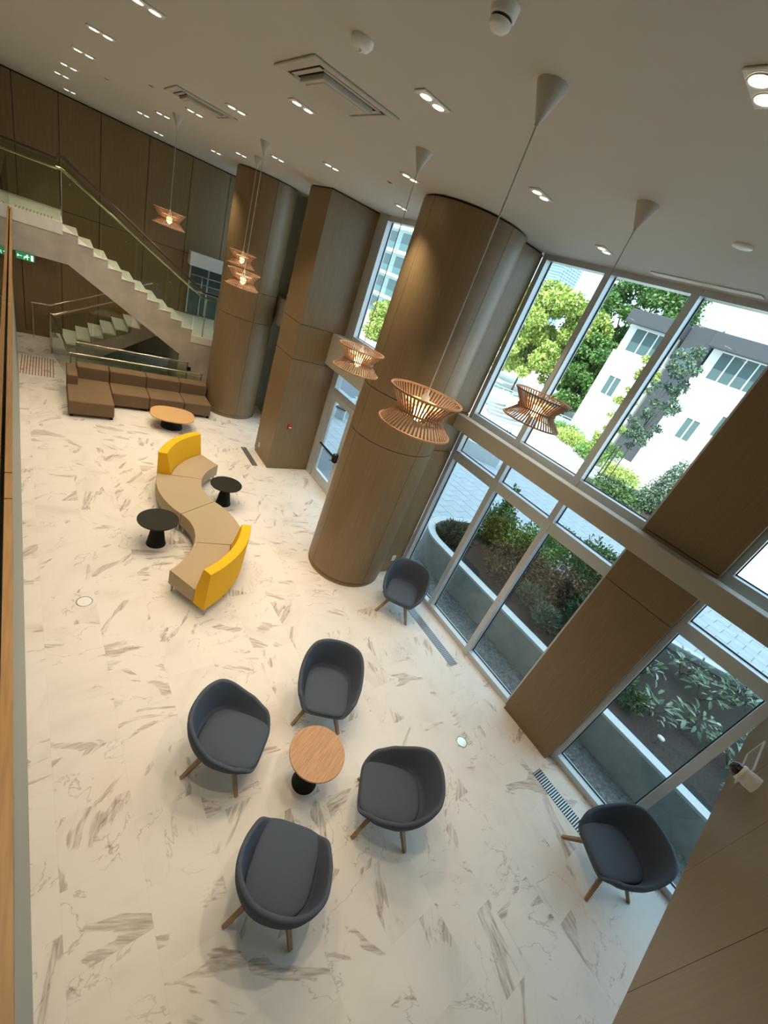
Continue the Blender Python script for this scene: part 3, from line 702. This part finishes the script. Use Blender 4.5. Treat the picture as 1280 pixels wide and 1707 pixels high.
o2 = thing('wall_outlet', 'white wall outlet behind the window armchair by the round column', 'outlet', (5.60, 4.968, .38)); MB().box(-.045, .045, -.008, 0, -.065, .065).build('plate', 'white_plastic', o2); MB().box(-.02, .02, -.011, -.008, -.045, .045).build('socket', 'canopy_grey', o2)
o3 = thing('wall_outlet', 'dark outlet on the wall under the half landing', 'outlet', (3.35, 14.298, .75)); MB().box(-.05, .05, -.01, 0, -.06, .06).build('plate', 'black_plastic', o3)
# security camera and framed plate on the balcony fascia
af = math.atan(.049)
sc2 = thing('security_camera', 'white security camera with black dome on the balcony fascia', 'camera', (4.08, yf(4.08), 3.02), af)
def lathe_y(prof, n=28):
    b = MB().lathe(prof, n); b.v = [(x, z, -y) for x, y, z in b.v]; return b
lathe_y([(.068, 0), (.066, .05), (.060, .095)]).build('mount', 'white_plastic', sc2)
lathe_y([(.066, .095), (.067, .11), (.058, .125)]).build('collar', 'white_plastic', sc2)
lathe_y([(.058, .118), (.054, .145), (.040, .168), (.020, .18), (.001, .183)]).build('dome', 'black_plastic', sc2)
fr = thing('framed_plate', 'thin white frame on the balcony fascia next to the security camera', 'frame', (4.80, yf(4.80), 2.80), af)
for a in ((-.33, .25, .095, .11), (-.33, .25, -.11, -.095), (-.33, -.315, -.095, .095), (.235, .25, -.095, .095)): MB().box(a[0], a[1], 0, .010, a[2], a[3]).build('frame_side', 'white_plastic', fr)
MB().box(-.315, .235, 0, .004, -.095, .095).build('plate', 'frame_plate', fr)

# ================================================================== OUTSIDE
rng = np.random.default_rng(5)
def leaves(name, mat, blobs, n, size, parent=None, aspect=.5, droop=.2, seed=1, shell=.55, loc=(0, 0, 0), up_bias=0.0):
    """one mesh of n small leaves filling ellipsoidal blobs (cx,cy,cz,rx,ry,rz)"""
    r = np.random.default_rng(seed); B = np.array(blobs, float); wgt = B[:, 3]*B[:, 4]*B[:, 5]; wgt = wgt**.7; idx = r.choice(len(B), n, p=wgt/wgt.sum())
    d = r.normal(size=(n, 3)); d /= np.linalg.norm(d, axis=1)[:, None]
    rad = shell+(1-shell)*r.random(n)
    rad *= 1+.16*np.sin(d[:, 0]*7+idx)*np.sin(d[:, 2]*6+idx*2)
    c = B[idx, :3]+d*B[idx, 3:]*rad[:, None]
    a = d+r.normal(size=(n, 3))*.7; a[:, 2] += up_bias-droop; a /= np.linalg.norm(a, axis=1)[:, None]
    b = np.cross(a, r.normal(size=(n, 3))); b /= np.linalg.norm(b, axis=1)[:, None]
    s = size*(.6+.8*r.random(n))[:, None]
    V = np.stack([c-a*s*.5, c+b*s*aspect*.5+a*s*.08, c+a*s*.5, c-b*s*aspect*.5+a*s*.08], 1).reshape(-1, 3)
    me = bpy.data.meshes.new(name); me.vertices.add(4*n); me.vertices.foreach_set('co', V.ravel()); me.loops.add(4*n); me.loops.foreach_set('vertex_index', np.arange(4*n))
    me.polygons.add(n); me.polygons.foreach_set('loop_start', np.arange(0, 4*n, 4)); me.update(calc_edges=True); me.materials.append(M[mat])
    o = bpy.data.objects.new(name, me); COL.objects.link(o); o.parent = parent; o.location = loc; o['kind'] = 'stuff'
    return o
# ground
g1 = struct('courtyard_paving'); g1['label'] = 'blue-grey block paving of the shaded courtyard'
MB().box(6.0, 18.0, -12, 30, -.15, -.035).build('paving_bed', 'paver_joint', g1)
def inside(px, py, poly):
    c = False; n = len(poly)
    for i in range(n):
        x1, y1 = poly[i]; x2, y2 = poly[i-1]
        if (y1 > py) != (y2 > py) and px < (x2-x1)*(py-y1)/(y2-y1)+x1: c = not c
    return c
def arc(cx, cy, r, a0, a1, n): return [(cx+r*math.cos(math.radians(a0+(a1-a0)*i/n)), cy+r*math.sin(math.radians(a0+(a1-a0)*i/n))) for i in range(n+1)]
PL = [(6.78, -6.0)]+[(6.76, 4.6)]+arc(7.72, 4.98, .96, 180, 75, 10)+[(8.6, 5.75), (9.6, 3.9), (10.7, 1.3), (11.7, -.55), (13.0, -2.4), (14.5, -6.0)]
def offset(poly, d):
    n = len(poly); out = []
    A2 = sum(poly[i][0]*poly[(i+1) % n][1]-poly[(i+1) % n][0]*poly[i][1] for i in range(n)); sg = 1 if A2 > 0 else -1
    for i in range(n):
        p, q, s = Vector(poly[i-1]), Vector(poly[i]), Vector(poly[(i+1) % n])
        e1 = (q-p).normalized(); e2 = (s-q).normalized(); n1 = Vector((-e1.y, e1.x)); n2 = Vector((-e2.y, e2.x)); nn = (n1+n2)
        nn = nn/max(.3, nn.length_squared/2) if nn.length > 1e-6 else n1
        out.append(tuple(q+nn*d*sg))
    return out
pv = MB(); pcount = 0
cand = []
pw, pd = .62, .42
for i in range(int(11.6/pd)):
    for j in range(int(22/pw)):
        x = 6.9+pd*(i+.5); y = -5+pw*(j+.5*(i % 2)+.5)
        if inside(x+.15, y, PL) or inside(x-.25, y, PL) or x < 7.2 and y < 6: continue
        vis = (10.6 < x < 17 and -2.5 < y < 5.5) or (7.6 < x < 14.5 and 5.6 < y < 12.5)
        cand.append((0 if vis else 1, math.hypot(x, y), x, y))
cand.sort()
pme = MB().box(-pd/2+.006, pd/2-.006, -pw/2+.006, pw/2-.006, -.035, 0).mesh('paver', 'paver')
for k, (_, _, x, y) in enumerate(cand):
    if k < 300: inst(pme, 'paver', g1, (x, y, -.012*((k*7) % 3)/6))
    else: pv.box(x-pd/2+.006, x+pd/2-.006, y-pw/2+.006, y+pw/2-.006, -.035, 0)
tag(pv.build('paver_field', 'paver', g1), kind='stuff')
tag(MB().box(18.0, 160, -90, 200, -.2, -.01).build('plaza', 'plaza'), 'bright sunlit pale plaza', kind='structure')
gv = MB().box(6.05, 6.76, -6, 5.3, -.1, -.02).build('gravel_bed', 'gravel'); tag(gv, 'dark bed below the pebbles', kind='structure')
# pebbles
n = 5200; px = 6.08+rng.random(n)*.66; py = -2.4+rng.random(n)*7.4; s = .012+.018*rng.random(n)
oc = np.array([(1, 0, 0), (0, 1, 0), (-1, 0, 0), (0, -1, 0), (0, 0, .7), (0, 0, -.7)]); ofs = [(0, 1, 4), (1, 2, 4), (2, 3, 4), (3, 0, 4)]
pb = MB()
for i in range(n):
    a = rng.random()*6; ca, sa = math.cos(a), math.sin(a)
    pb.add([(px[i]+s[i]*(v[0]*ca-v[1]*sa*.7), py[i]+s[i]*(v[0]*sa+v[1]*ca*.7), -.015+s[i]*v[2]) for v in oc[:5]], ofs)
tag(pb.build('pebbles', 'gravel'), 'grey pebbles in the strip between window and planter', 'pebbles', kind='stuff')
# planter along the window
pt = thing('concrete_planter', 'long concrete planter with rounded end just outside the windows', 'planter', (0, 0, 0))
PI_ = offset(PL, .17)
wlm = MB(); n = len(PL)
for i in range(n):
    j = (i+1) % n
    a, b_, c, d = PL[i], PL[j], PI_[j], PI_[i]
    wlm.add([(*a, -.05), (*b_, -.05), (*b_, .66), (*a, .66)], [(0, 1, 2, 3)]); wlm.add([(*d, .3), (*c, .3), (*c, .66), (*d, .66)], [(3, 2, 1, 0)])
wlm.build('planter_wall', 'concrete', pt)
cp = MB(); PO = offset(PL, -.01)
for i in range(n):
    j = (i+1) % n
    cp.add([(*PO[i], .66), (*PO[j], .66), (*PO[j], .71), (*PO[i], .71), (*PI_[i], .66), (*PI_[j], .66), (*PI_[j], .71), (*PI_[i], .71)], [(0, 1, 2, 3), (3, 2, 6, 7), (7, 6, 5, 4)])
cp.build('planter_rim', 'concrete_light', pt)
MB().prism(PI_, .45, .56).build('soil', 'soil', pt)
# shrubs in the planter
def shrub(label, x, y, blobs, mat, n, size, seed, group, z=.55, aspect=.45, up=.3):
    t = thing('shrub', label, 'shrub', (x, y, z), group=group)
    if z > .5 and group == 'shrubs in the window planter': blobs = [(b[0]*1.15, b[1]*1.15, b[2]*1.35, b[3]*1.3, b[4]*1.3, b[5]*1.4) for b in blobs]; n = int(n*1.7)
    st_ = MB()
    for k in range(5):
        a = 2*PI*k/5+seed; b0 = blobs[k % len(blobs)]
        st_.tube([(0, 0, -.03), (b0[0]*.5+.05*math.cos(a), b0[1]*.5+.05*math.sin(a), b0[2]*.5), (b0[0]+.1*math.cos(a), b0[1]+.1*math.sin(a), b0[2])], .012, 5)
    st_.build('stems', 'bark', t)
    leaves('foliage', mat, blobs, n, size, t, aspect, 0, seed, .35, up_bias=up)
    return t
G = 'shrubs in the window planter'
shrub('tuft of brown-green grass at the rounded end of the planter', 7.55, 5.15, [(0, 0, .12, .42, .36, .22)], 'leaf_brown', 1500, .16, 11, G, aspect=.12, up=1.2)
shrub('tall upright green shrub near the rounded planter end', 8.5, 4.85, [(0, 0, .45, .40, .36, .42), (.1, .1, .95, .14, .14, .3)], 'leaf_green', 2600, .085, 12, G)
shrub('bushy bright green shrub in the left middle of the planter', 9.0, 3.85, [(0, 0, .50, .62, .55, .45), (-.45, .35, .4, .4, .4, .38), (.4, -.1, .6, .4, .4, .35)], 'leaf_young', 4200, .08, 13, G)
shrub('reddish-brown shrub low in front of the bright green shrub', 7.85, 3.75, [(0, 0, .28, .45, .55, .30), (.35, -.2, .35, .35, .4, .3)], 'leaf_red', 2400, .075, 14, G)
shrub('mid-green shrub behind the second window mullion', 9.5, 2.75, [(0, 0, .55, .55, .5, .5), (.4, .3, .6, .4, .4, .4)], 'leaf_green', 3400, .085, 15, G)
shrub('dark dense shrub at the centre right of the planter', 9.3, 2.0, [(0, 0, .55, .5, .5, .55), (.3, -.3, .6, .45, .4, .5)], 'leaf_dark', 3600, .08, 16, G)
shrub('brownish thin shrub between the green shrubs', 8.5, 2.75, [(0, 0, .35, .5, .45, .34)], 'leaf_red', 1500, .07, 17, G)
shrub('small grey-green spiky plant near the inner planter rim', 7.55, 2.35, [(0, 0, .18, .24, .24, .2)], 'leaf_grey', 700, .11, 18, G, aspect=.2, up=.8)
shrub('second small grey-green spiky plant left of the first', 7.75, 2.95, [(0, 0, .2, .24, .24, .2)], 'leaf_grey', 650, .11, 19, G, aspect=.2, up=.8)
shrub('dark green shrub just left of the wide pier', 8.2, 1.85, [(0, 0, .4, .42, .4, .4)], 'leaf_dark', 2000, .08, 20, G)
shrub('small green shrub hugging the pier side of the planter', 7.5, 1.65, [(0, 0, .2, .28, .26, .22)], 'leaf_shrub', 900, .08, 21, G)
# broad-leaved plants right of the pier: each leaf its own part
def leaf_mesh(mat):
    b = MB(); L_, W_ = .17, .055
    b.add([(0, 0, 0), (L_*.35, W_*.5, .012), (L_*.75, W_*.42, .006), (L_, 0, -.02), (L_*.75, -W_*.42, .006), (L_*.35, -W_*.5, .012), (L_*.35, 0, 0), (L_*.75, 0, -.006)],
          [(0, 6, 1), (1, 6, 7, 2), (2, 7, 3), (0, 5, 6), (6, 5, 4, 7), (7, 4, 3)], True)
    return b.mesh('leaf', mat)
LM = {k: leaf_mesh(k) for k in ('leaf_gloss', 'leaf_pale', 'leaf_shrub')}
def broadleaf(label, x, y, n, r, h, seed):
    t = thing('broadleaf_plant', label, 'plant', (x, y, .56), group='broad-leaved plants right of the pier'); q = random.Random(seed)
    stx = MB()
    for k in range(6):
        a = q.random()*6.28; stx.tube([(0, 0, -.02), (r*.6*math.cos(a), r*.6*math.sin(a), h*.7)], .008, 5)
    stx.build('stems', 'bark', t)
    for k in range(int(n*1.9)):
        a = q.random()*6.28; d = r*math.sqrt(q.random()); o = inst(LM[q.choice(['leaf_gloss', 'leaf_gloss', 'leaf_pale', 'leaf_shrub'])], 'leaf', t, (d*math.cos(a), d*math.sin(a), h*(.35+.65*q.random())))
        s = .65+.6*q.random(); o.scale = (s, s, s); o.rotation_euler = (q.uniform(-.5, .5), q.uniform(-.7, .45), a+q.uniform(-.8, .8))
BLP = [(8.9, .75, 26, .28, .35, 'broad-leaved plant nearest the pier side, high in the right window'), (10.1, .35, 34, .36, .40, 'broad-leaved plant by the far paved edge, left of the others'), (9.75, -.15, 34, .34, .42, 'broad-leaved plant in the middle of the right window'),
       (10.55, -.55, 36, .36, .42, 'broad-leaved plant by the far paved edge at right'), (8.0, .15, 24, .26, .3, 'lone broad-leaved plant above the inner rim in the right window'), (8.6, -.35, 30, .30, .34, 'broad-leaved plant left of the lower right mullion'),
       (11.3, -.5, 28, .34, .4, 'broad-leaved plant at the upper right corner of the right window'), (8.5, -1.0, 26, .30, .34, 'broad-leaved plant seen past the lower right mullion'), (7.7, -1.35, 20, .26, .3, 'broad-leaved plant just above the rim beside the fascia edge'), (9.4, -1.1, 22, .3, .36, 'broad-leaved plant partly hidden by the lower right mullion')]
for i, (x, y, n_, r_, h_, lab) in enumerate(BLP): broadleaf(lab, x, y, n_, r_, h_, 40+i)
shrub('yellow-green grassy plant near the pier in the right window', 8.15, .85, [(0, 0, .18, .25, .25, .2)], 'leaf_young', 600, .13, 31, 'low plants right of the pier', aspect=.14, up=1.0)
shrub('fine-leaved green plant low in the right window', 7.65, .45, [(0, 0, .2, .3, .28, .2)], 'leaf_shrub', 900, .09, 32, 'low plants right of the pier', aspect=.3)
lmp = thing('garden_light', 'small pale round garden light in the planter soil', 'garden light', (7.48, -.16, .56))
MB().tube([(0, 0, -.03), (0, 0, .12)], .01, 6).build('stem', 'vent_metal', lmp); MB().lathe([(.055, .12), (.06, .135), (.03, .15), (.001, .152)], 16).build('head', 'white_plastic', lmp)

# second and third curved planters across the courtyard
def ring_planter(label, poly, h, mat, seed, blobs, n):
    t = thing('concrete_planter', label, 'planter', (poly[0][0], poly[0][1], 0)); ox, oy = poly[0]
    pp = [(a-ox, b_-oy) for a, b_ in poly]; inn = offset(pp, .16); k = len(pp); b2 = MB()
    for i in range(k):
        j = (i+1) % k; b2.add([(*pp[i], -.05), (*pp[j], -.05), (*pp[j], h), (*pp[i], h), (*inn[i], h-.15), (*inn[j], h-.15), (*inn[j], h), (*inn[i], h)], [(0, 1, 2, 3), (3, 2, 6, 7), (7, 6, 5, 4)])
    b2.build('planter_wall', mat, t); MB().prism(inn, h-.2, h-.12).build('soil', 'soil', t)
    sh = thing('shrub', 'low shrubs in the '+label.replace(' across the courtyard,', ''), 'shrub', (ox, oy, h-.12))
    leaves('foliage', 'leaf_shrub', [(a-ox, b_-oy, .3, r1, r1, .35) for a, b_, r1 in blobs], n, .16, sh, .5, 0, seed, .2)
ring_planter('white curved planter across the courtyard, seen beside the pendant', [(14.6, 11.6), (15.4, 10.3), (16.6, 10.9), (18.5, 12.3), (18.5, 15.5), (15.0, 13.9)], .6, 'concrete_light', 61, [(16, 12, 1.0), (17, 13, 1.2), (17.4, 12.2, 1)], 2200)
ring_planter('white curved planter across the courtyard, seen above the beam by the pier', [(17.8, 7.6), (18.4, 6.4), (20, 4.6), (23, 3.0), (26, 4.0), (25, 7.6), (21, 9.2)], .6, 'concrete_light', 62, [(20, 7, 1.4), (22.5, 6, 1.4), (23.5, 5, 1.3), (21.5, 7.6, 1.2)], 3600)
# trees
def tree(label, x, y, trunk_h, blobs, mat, n, size, seed, z=0, cat='tree', trunk=.12, group=None, aspect=.6):
    t = thing('tree', label, cat, (x, y, z), group=group); b = MB()
    b.tube([(0, 0, -.1), (.04, .03, trunk_h*.5), (0, 0, trunk_h)], trunk, 8, r1=trunk*.6)
    for bl in blobs[:7]: b.tube([(0, 0, trunk_h*.75), (bl[0]*.9, bl[1]*.9, bl[2])], trunk*.45, 6, r1=trunk*.12)
    b.build('trunk', 'bark', t); leaves('crown', mat, blobs, n, size, t, aspect, .2, seed, .45)
    return t
GT = 'trees beyond the plaza'
def blobs_(r, n, rx, ry, z0, z1, br):
    q = random.Random(r); out = []
    for k in range(n):
        a = q.random()*6.28; d = math.sqrt(q.random()); u = q.random(); zz = z0+(z1-z0)*u; taper = 1-.55*abs(u-.4)
        s = br*(.7+.6*q.random()); out.append((rx*d*math.cos(a)*taper, ry*d*math.sin(a)*taper, zz, s, s, s*.8))
    return out
tree('lime-green leafy tree in the left upper window', 38, 28.3, 3.5, blobs_(1, 60, 3.4, 3.6, 2.2, 10.2, .95), 'leaf_lime', 24000, .30, 71, group=GT)
tree('second lime-green tree right behind the first, by the first mullion', 42, 26.5, 3.5, blobs_(2, 50, 2.8, 2.6, 2.2, 9.6, .95), 'leaf_lime', 18000, .30, 72, group=GT)
tree('lime-green tree at the left edge of the upper window', 44, 36.5, 3.5, blobs_(3, 50, 3.5, 3.4, 1.5, 10.2, 1.0), 'leaf_lime', 16000, .33, 73, group=GT)
tree('tall dark green tree behind the white houses', 47, 24.2, 5, blobs_(4, 110, 4.8, 4.8, 2.5, 16.0, 1.15), 'leaf_green', 46000, .33, 74, group=GT, trunk=.3)
tree('lower dark green tree at the foot of the tall one', 41, 23.4, 2, blobs_(5, 40, 2.4, 2.4, 1.2, 7.5, .8), 'leaf_green', 14000, .28, 75, group=GT)
tree('distant dark conifer tip above the house roofs', 75, 27.0, 9, [(0, 0, 4+k*1.5, 2.6-.3*k, 2.6-.3*k, 1.3) for k in range(8)], 'leaf_dark', 5000, .6, 76, group=GT)
tree('far dark tree at the right edge of the sky', 80, 20.0, 9, [(0, 0, 4+k*1.5, 3-.3*k, 3-.3*k, 1.4) for k in range(8)], 'leaf_dark', 5000, .6, 77, group=GT)
tree('slim young tree in front of the white houses', 20.6, 7.9, 4.0, blobs_(6, 60, .75, .8, 2.2, 6.9, .22), 'leaf_grey', 5200, .11, 78, z=.4, trunk=.035, group='young trees in the plaza planter')
tree('bright green sapling left of the slim young tree', 23.0, 10.2, 3.4, blobs_(7, 45, .6, .7, 1.6, 6.6, .24), 'leaf_lime', 4200, .12, 79, z=0, trunk=.03, group='young trees in the plaza planter')
tree('small rounded pine beside the pier', 21.5, 5.9, 1.6, [(0, 0, .7+.35*k, .95-.13*k, .95-.13*k, .42) for k in range(6)], 'leaf_grey', 4200, .16, 80, z=.4, trunk=.05, aspect=.25, group='young trees in the plaza planter')
for k, (x, y) in enumerate(((22.4, 9.0), (21.0, 8.6))):
    s_ = thing('tree_stake', ['thin wooden stake beside the sapling', 'thin wooden stake beside the slim young tree'][k], 'stake', (x, y, .4)); MB().tube([(0, 0, -.1), (.03, 0, 2.0)], .03, 6).build('pole', 'bark', s_)
for k, (x, y, m_, sz) in enumerate(((29, 14.8, 'leaf_lime', 1.0), (30.5, 16.2, 'leaf_young', 1.2), (27.5, 12.2, 'leaf_young', .9), (25.8, 9.2, 'leaf_lime', .9), (32, 13.5, 'leaf_green', 1.0))):
    shrub(['lime hedge shrub on the plaza below the dark tree', 'fresh green shrub behind the lime hedge', 'green shrub beside the second upper mullion', 'lime shrub at the foot of the sapling', 'dark green shrub before the white house'][k], x, y, [(0, 0, .5, sz, sz*1.3, .6), (.5, 1.0, .4, sz*.7, sz*.8, .5)], m_, 2200, .17, 90+k, 'shrubs on the plaza', z=0)
tree('lime tree seen through the narrow window above the door', 25, 36.4, 2.5, blobs_(8, 24, 1.0, 1.0, .3, 3.4, .7), 'leaf_lime', 6000, .26, 85, group=GT)
# glass railings and curved steps on the plaza
def ext_rail(label, p, q_, nseg):
    t = thing('glass_railing', label, 'railing', (*p, 0)); d = Vector((q_[0]-p[0], q_[1]-p[1], 0)); Ln = d.length; ang = math.atan2(d.y, d.x); mt = Matrix.Rotation(ang, 4, 'Z')
    for k in range(nseg+1): MB().box(Ln*k/nseg-.03, Ln*k/nseg+.03, -.03, .03, 0, 1.15, mt).build('post', 'alu', t)
    for k in range(nseg): MB().box(Ln*k/nseg+.06, Ln*(k+1)/nseg-.06, -.008, .008, .12, 1.08, mt).build('glass_panel', 'ext_glass', t)
    MB().box(-.04, Ln+.04, -.03, .03, 1.12, 1.18, mt).build('top_rail', 'alu', t)
ext_rail('glass railing on the plaza at the left of the upper window', (28, 25), (31.5, 22.0), 5)
ext_rail('glass railing on the plaza behind the backlit pendant', (31.5, 19.0), (33.8, 15.8), 4)
sp = thing('curved_steps', 'sweep of pale curved steps on the plaza behind the lamp', 'steps', (25.5, 20.6, 0))
for k in range(5): MB().prism(arc(0, 0, 3.6-.55*k, -130, 40, 16)+arc(0, 0, 3.1-.55*k, 40, -130, 16), -.02+.02*k, .12+.15*k).build('step', 'concrete', sp)
# houses
def house(label, x, y0, y1, ztop, zfl, ybay0, ybay1, wins, deep=9):
    t = thing('house', label, 'house', (x, (y0+y1)/2, 0)); yc = (y0+y1)/2
    MB().box(.0, deep, y0-yc, y1-yc, 0, zfl).build('wall', 'house_white', t)
    MB().box(.25, deep, y0-yc+.1, y1-yc-.1, zfl, ztop-.9).build('upper_wall', 'house_white', t)
    MB().box(-.45, deep, y0-yc-.15, y1-yc+.15, ztop-.95, ztop).build('roof_fascia', 'house_grey', t, bevel=.03, seg=1)
    MB().box(-.05, .3, y0-yc, y1-yc, zfl-.12, zfl+.02).build('ledge', 'house_white', t)
    for (a, b_, z0, z1, nn) in wins:
        up_ = z0 > zfl; xx = .25 if up_ else 0
        f = MB().box(xx-.06, xx, a-yc, b_-yc, z0, z0+.08).box(xx-.06, xx, a-yc, b_-yc, z1-.08, z1)
        for k in range(nn+1): yy = a+(b_-a)*k/nn; f.box(xx-.06, xx, yy-yc-.04, yy-yc+.04, z0+.08, z1-.08)
        fo = f.build('window', 'house_white', t)
        for k in range(nn): MB().box(xx-.02, xx-.005, a+(b_-a)*k/nn+.04-yc, a+(b_-a)*(k+1)/nn-.04-yc, z0+.08, z1-.08).build('pane', 'house_glass', fo)
    return t
house('white townhouse with dark grey roof band in the middle upper window', 35, 15.0, 18.9, 9.9, 6.9, 0, 0, [(15.5, 18.2, 7.05, 8.85, 3), (16.9, 18.0, 3.6, 5.2, 2)])
hm = thing('house', 'grey stair tower between the two white townhouses', 'house', (35.6, 13.84, 0))
MB().box(0, 7, -.96, .96, 0, 10.1).build('wall', 'house_grey', hm); MB().box(-.05, 0, -.5, .5, 6.6, 8.6).build('window', 'house_glass', hm)
house('white townhouse with dark grey roof band at the right of the upper window', 35, 5.6, 12.7, 9.95, 6.9, 0, 0, [(8.9, 12.0, 7.1, 9.0, 4), (6.0, 8.2, 7.1, 9.0, 3), (10.3, 11.3, 3.0, 4.6, 2), (8.6, 9.5, 4.0, 5.5, 2), (7.0, 8.0, 3.0, 4.8, 2)])
# blocks seen through the narrow window and the tower
ab = thing('apartment_block', 'pale green balconied block seen through the narrow tall window', 'building', (45, 68, -6))
MB().box(0, 12, -9, 14, 0, 40).build('wall', 'facade_green', ab)
for k in range(10):
    MB().box(-1.2, 0, -9, 14, 2+3.4*k, 2.4+3.4*k).build('balcony_slab', 'house_white', ab); MB().box(-1.2, -1.14, -9, 14, 2.4+3.4*k, 3.4+3.4*k).build('balcony_glass', 'ext_glass', ab)
    for j in range(5): MB().box(-.05, .0, -7.5+4*j, -5+4*j, 2.5+3.4*k, 5.0+3.4*k).build('window', 'house_glass', ab)
tw_ = thing('tower', 'distant blue glass tower at the upper left of the window', 'building', (150, 115.5, 0)); MB().box(-6, 6, -4.2, 4.2, 0, 90).build('shaft', 'tower_glass', tw_)
tw2 = thing('tower', 'thin white tower beside the blue glass tower', 'building', (160, 128, 0)); MB().box(-5, 5, -2.2, 2.2, 0, 80).build('shaft', 'house_white', tw2)
bn = thing('garden_bench', 'dark slatted bench on the paving beyond the glass door', 'bench', (9.6, 14.2, 0), .6)
MB().box(-.9, .9, -.22, .22, .40, .46).build('seat', 'house_grey', bn)
for s in (-.75, .75): MB().box(s-.05, s+.05, -.2, .2, 0, .40).build('leg', 'concrete_light', bn)
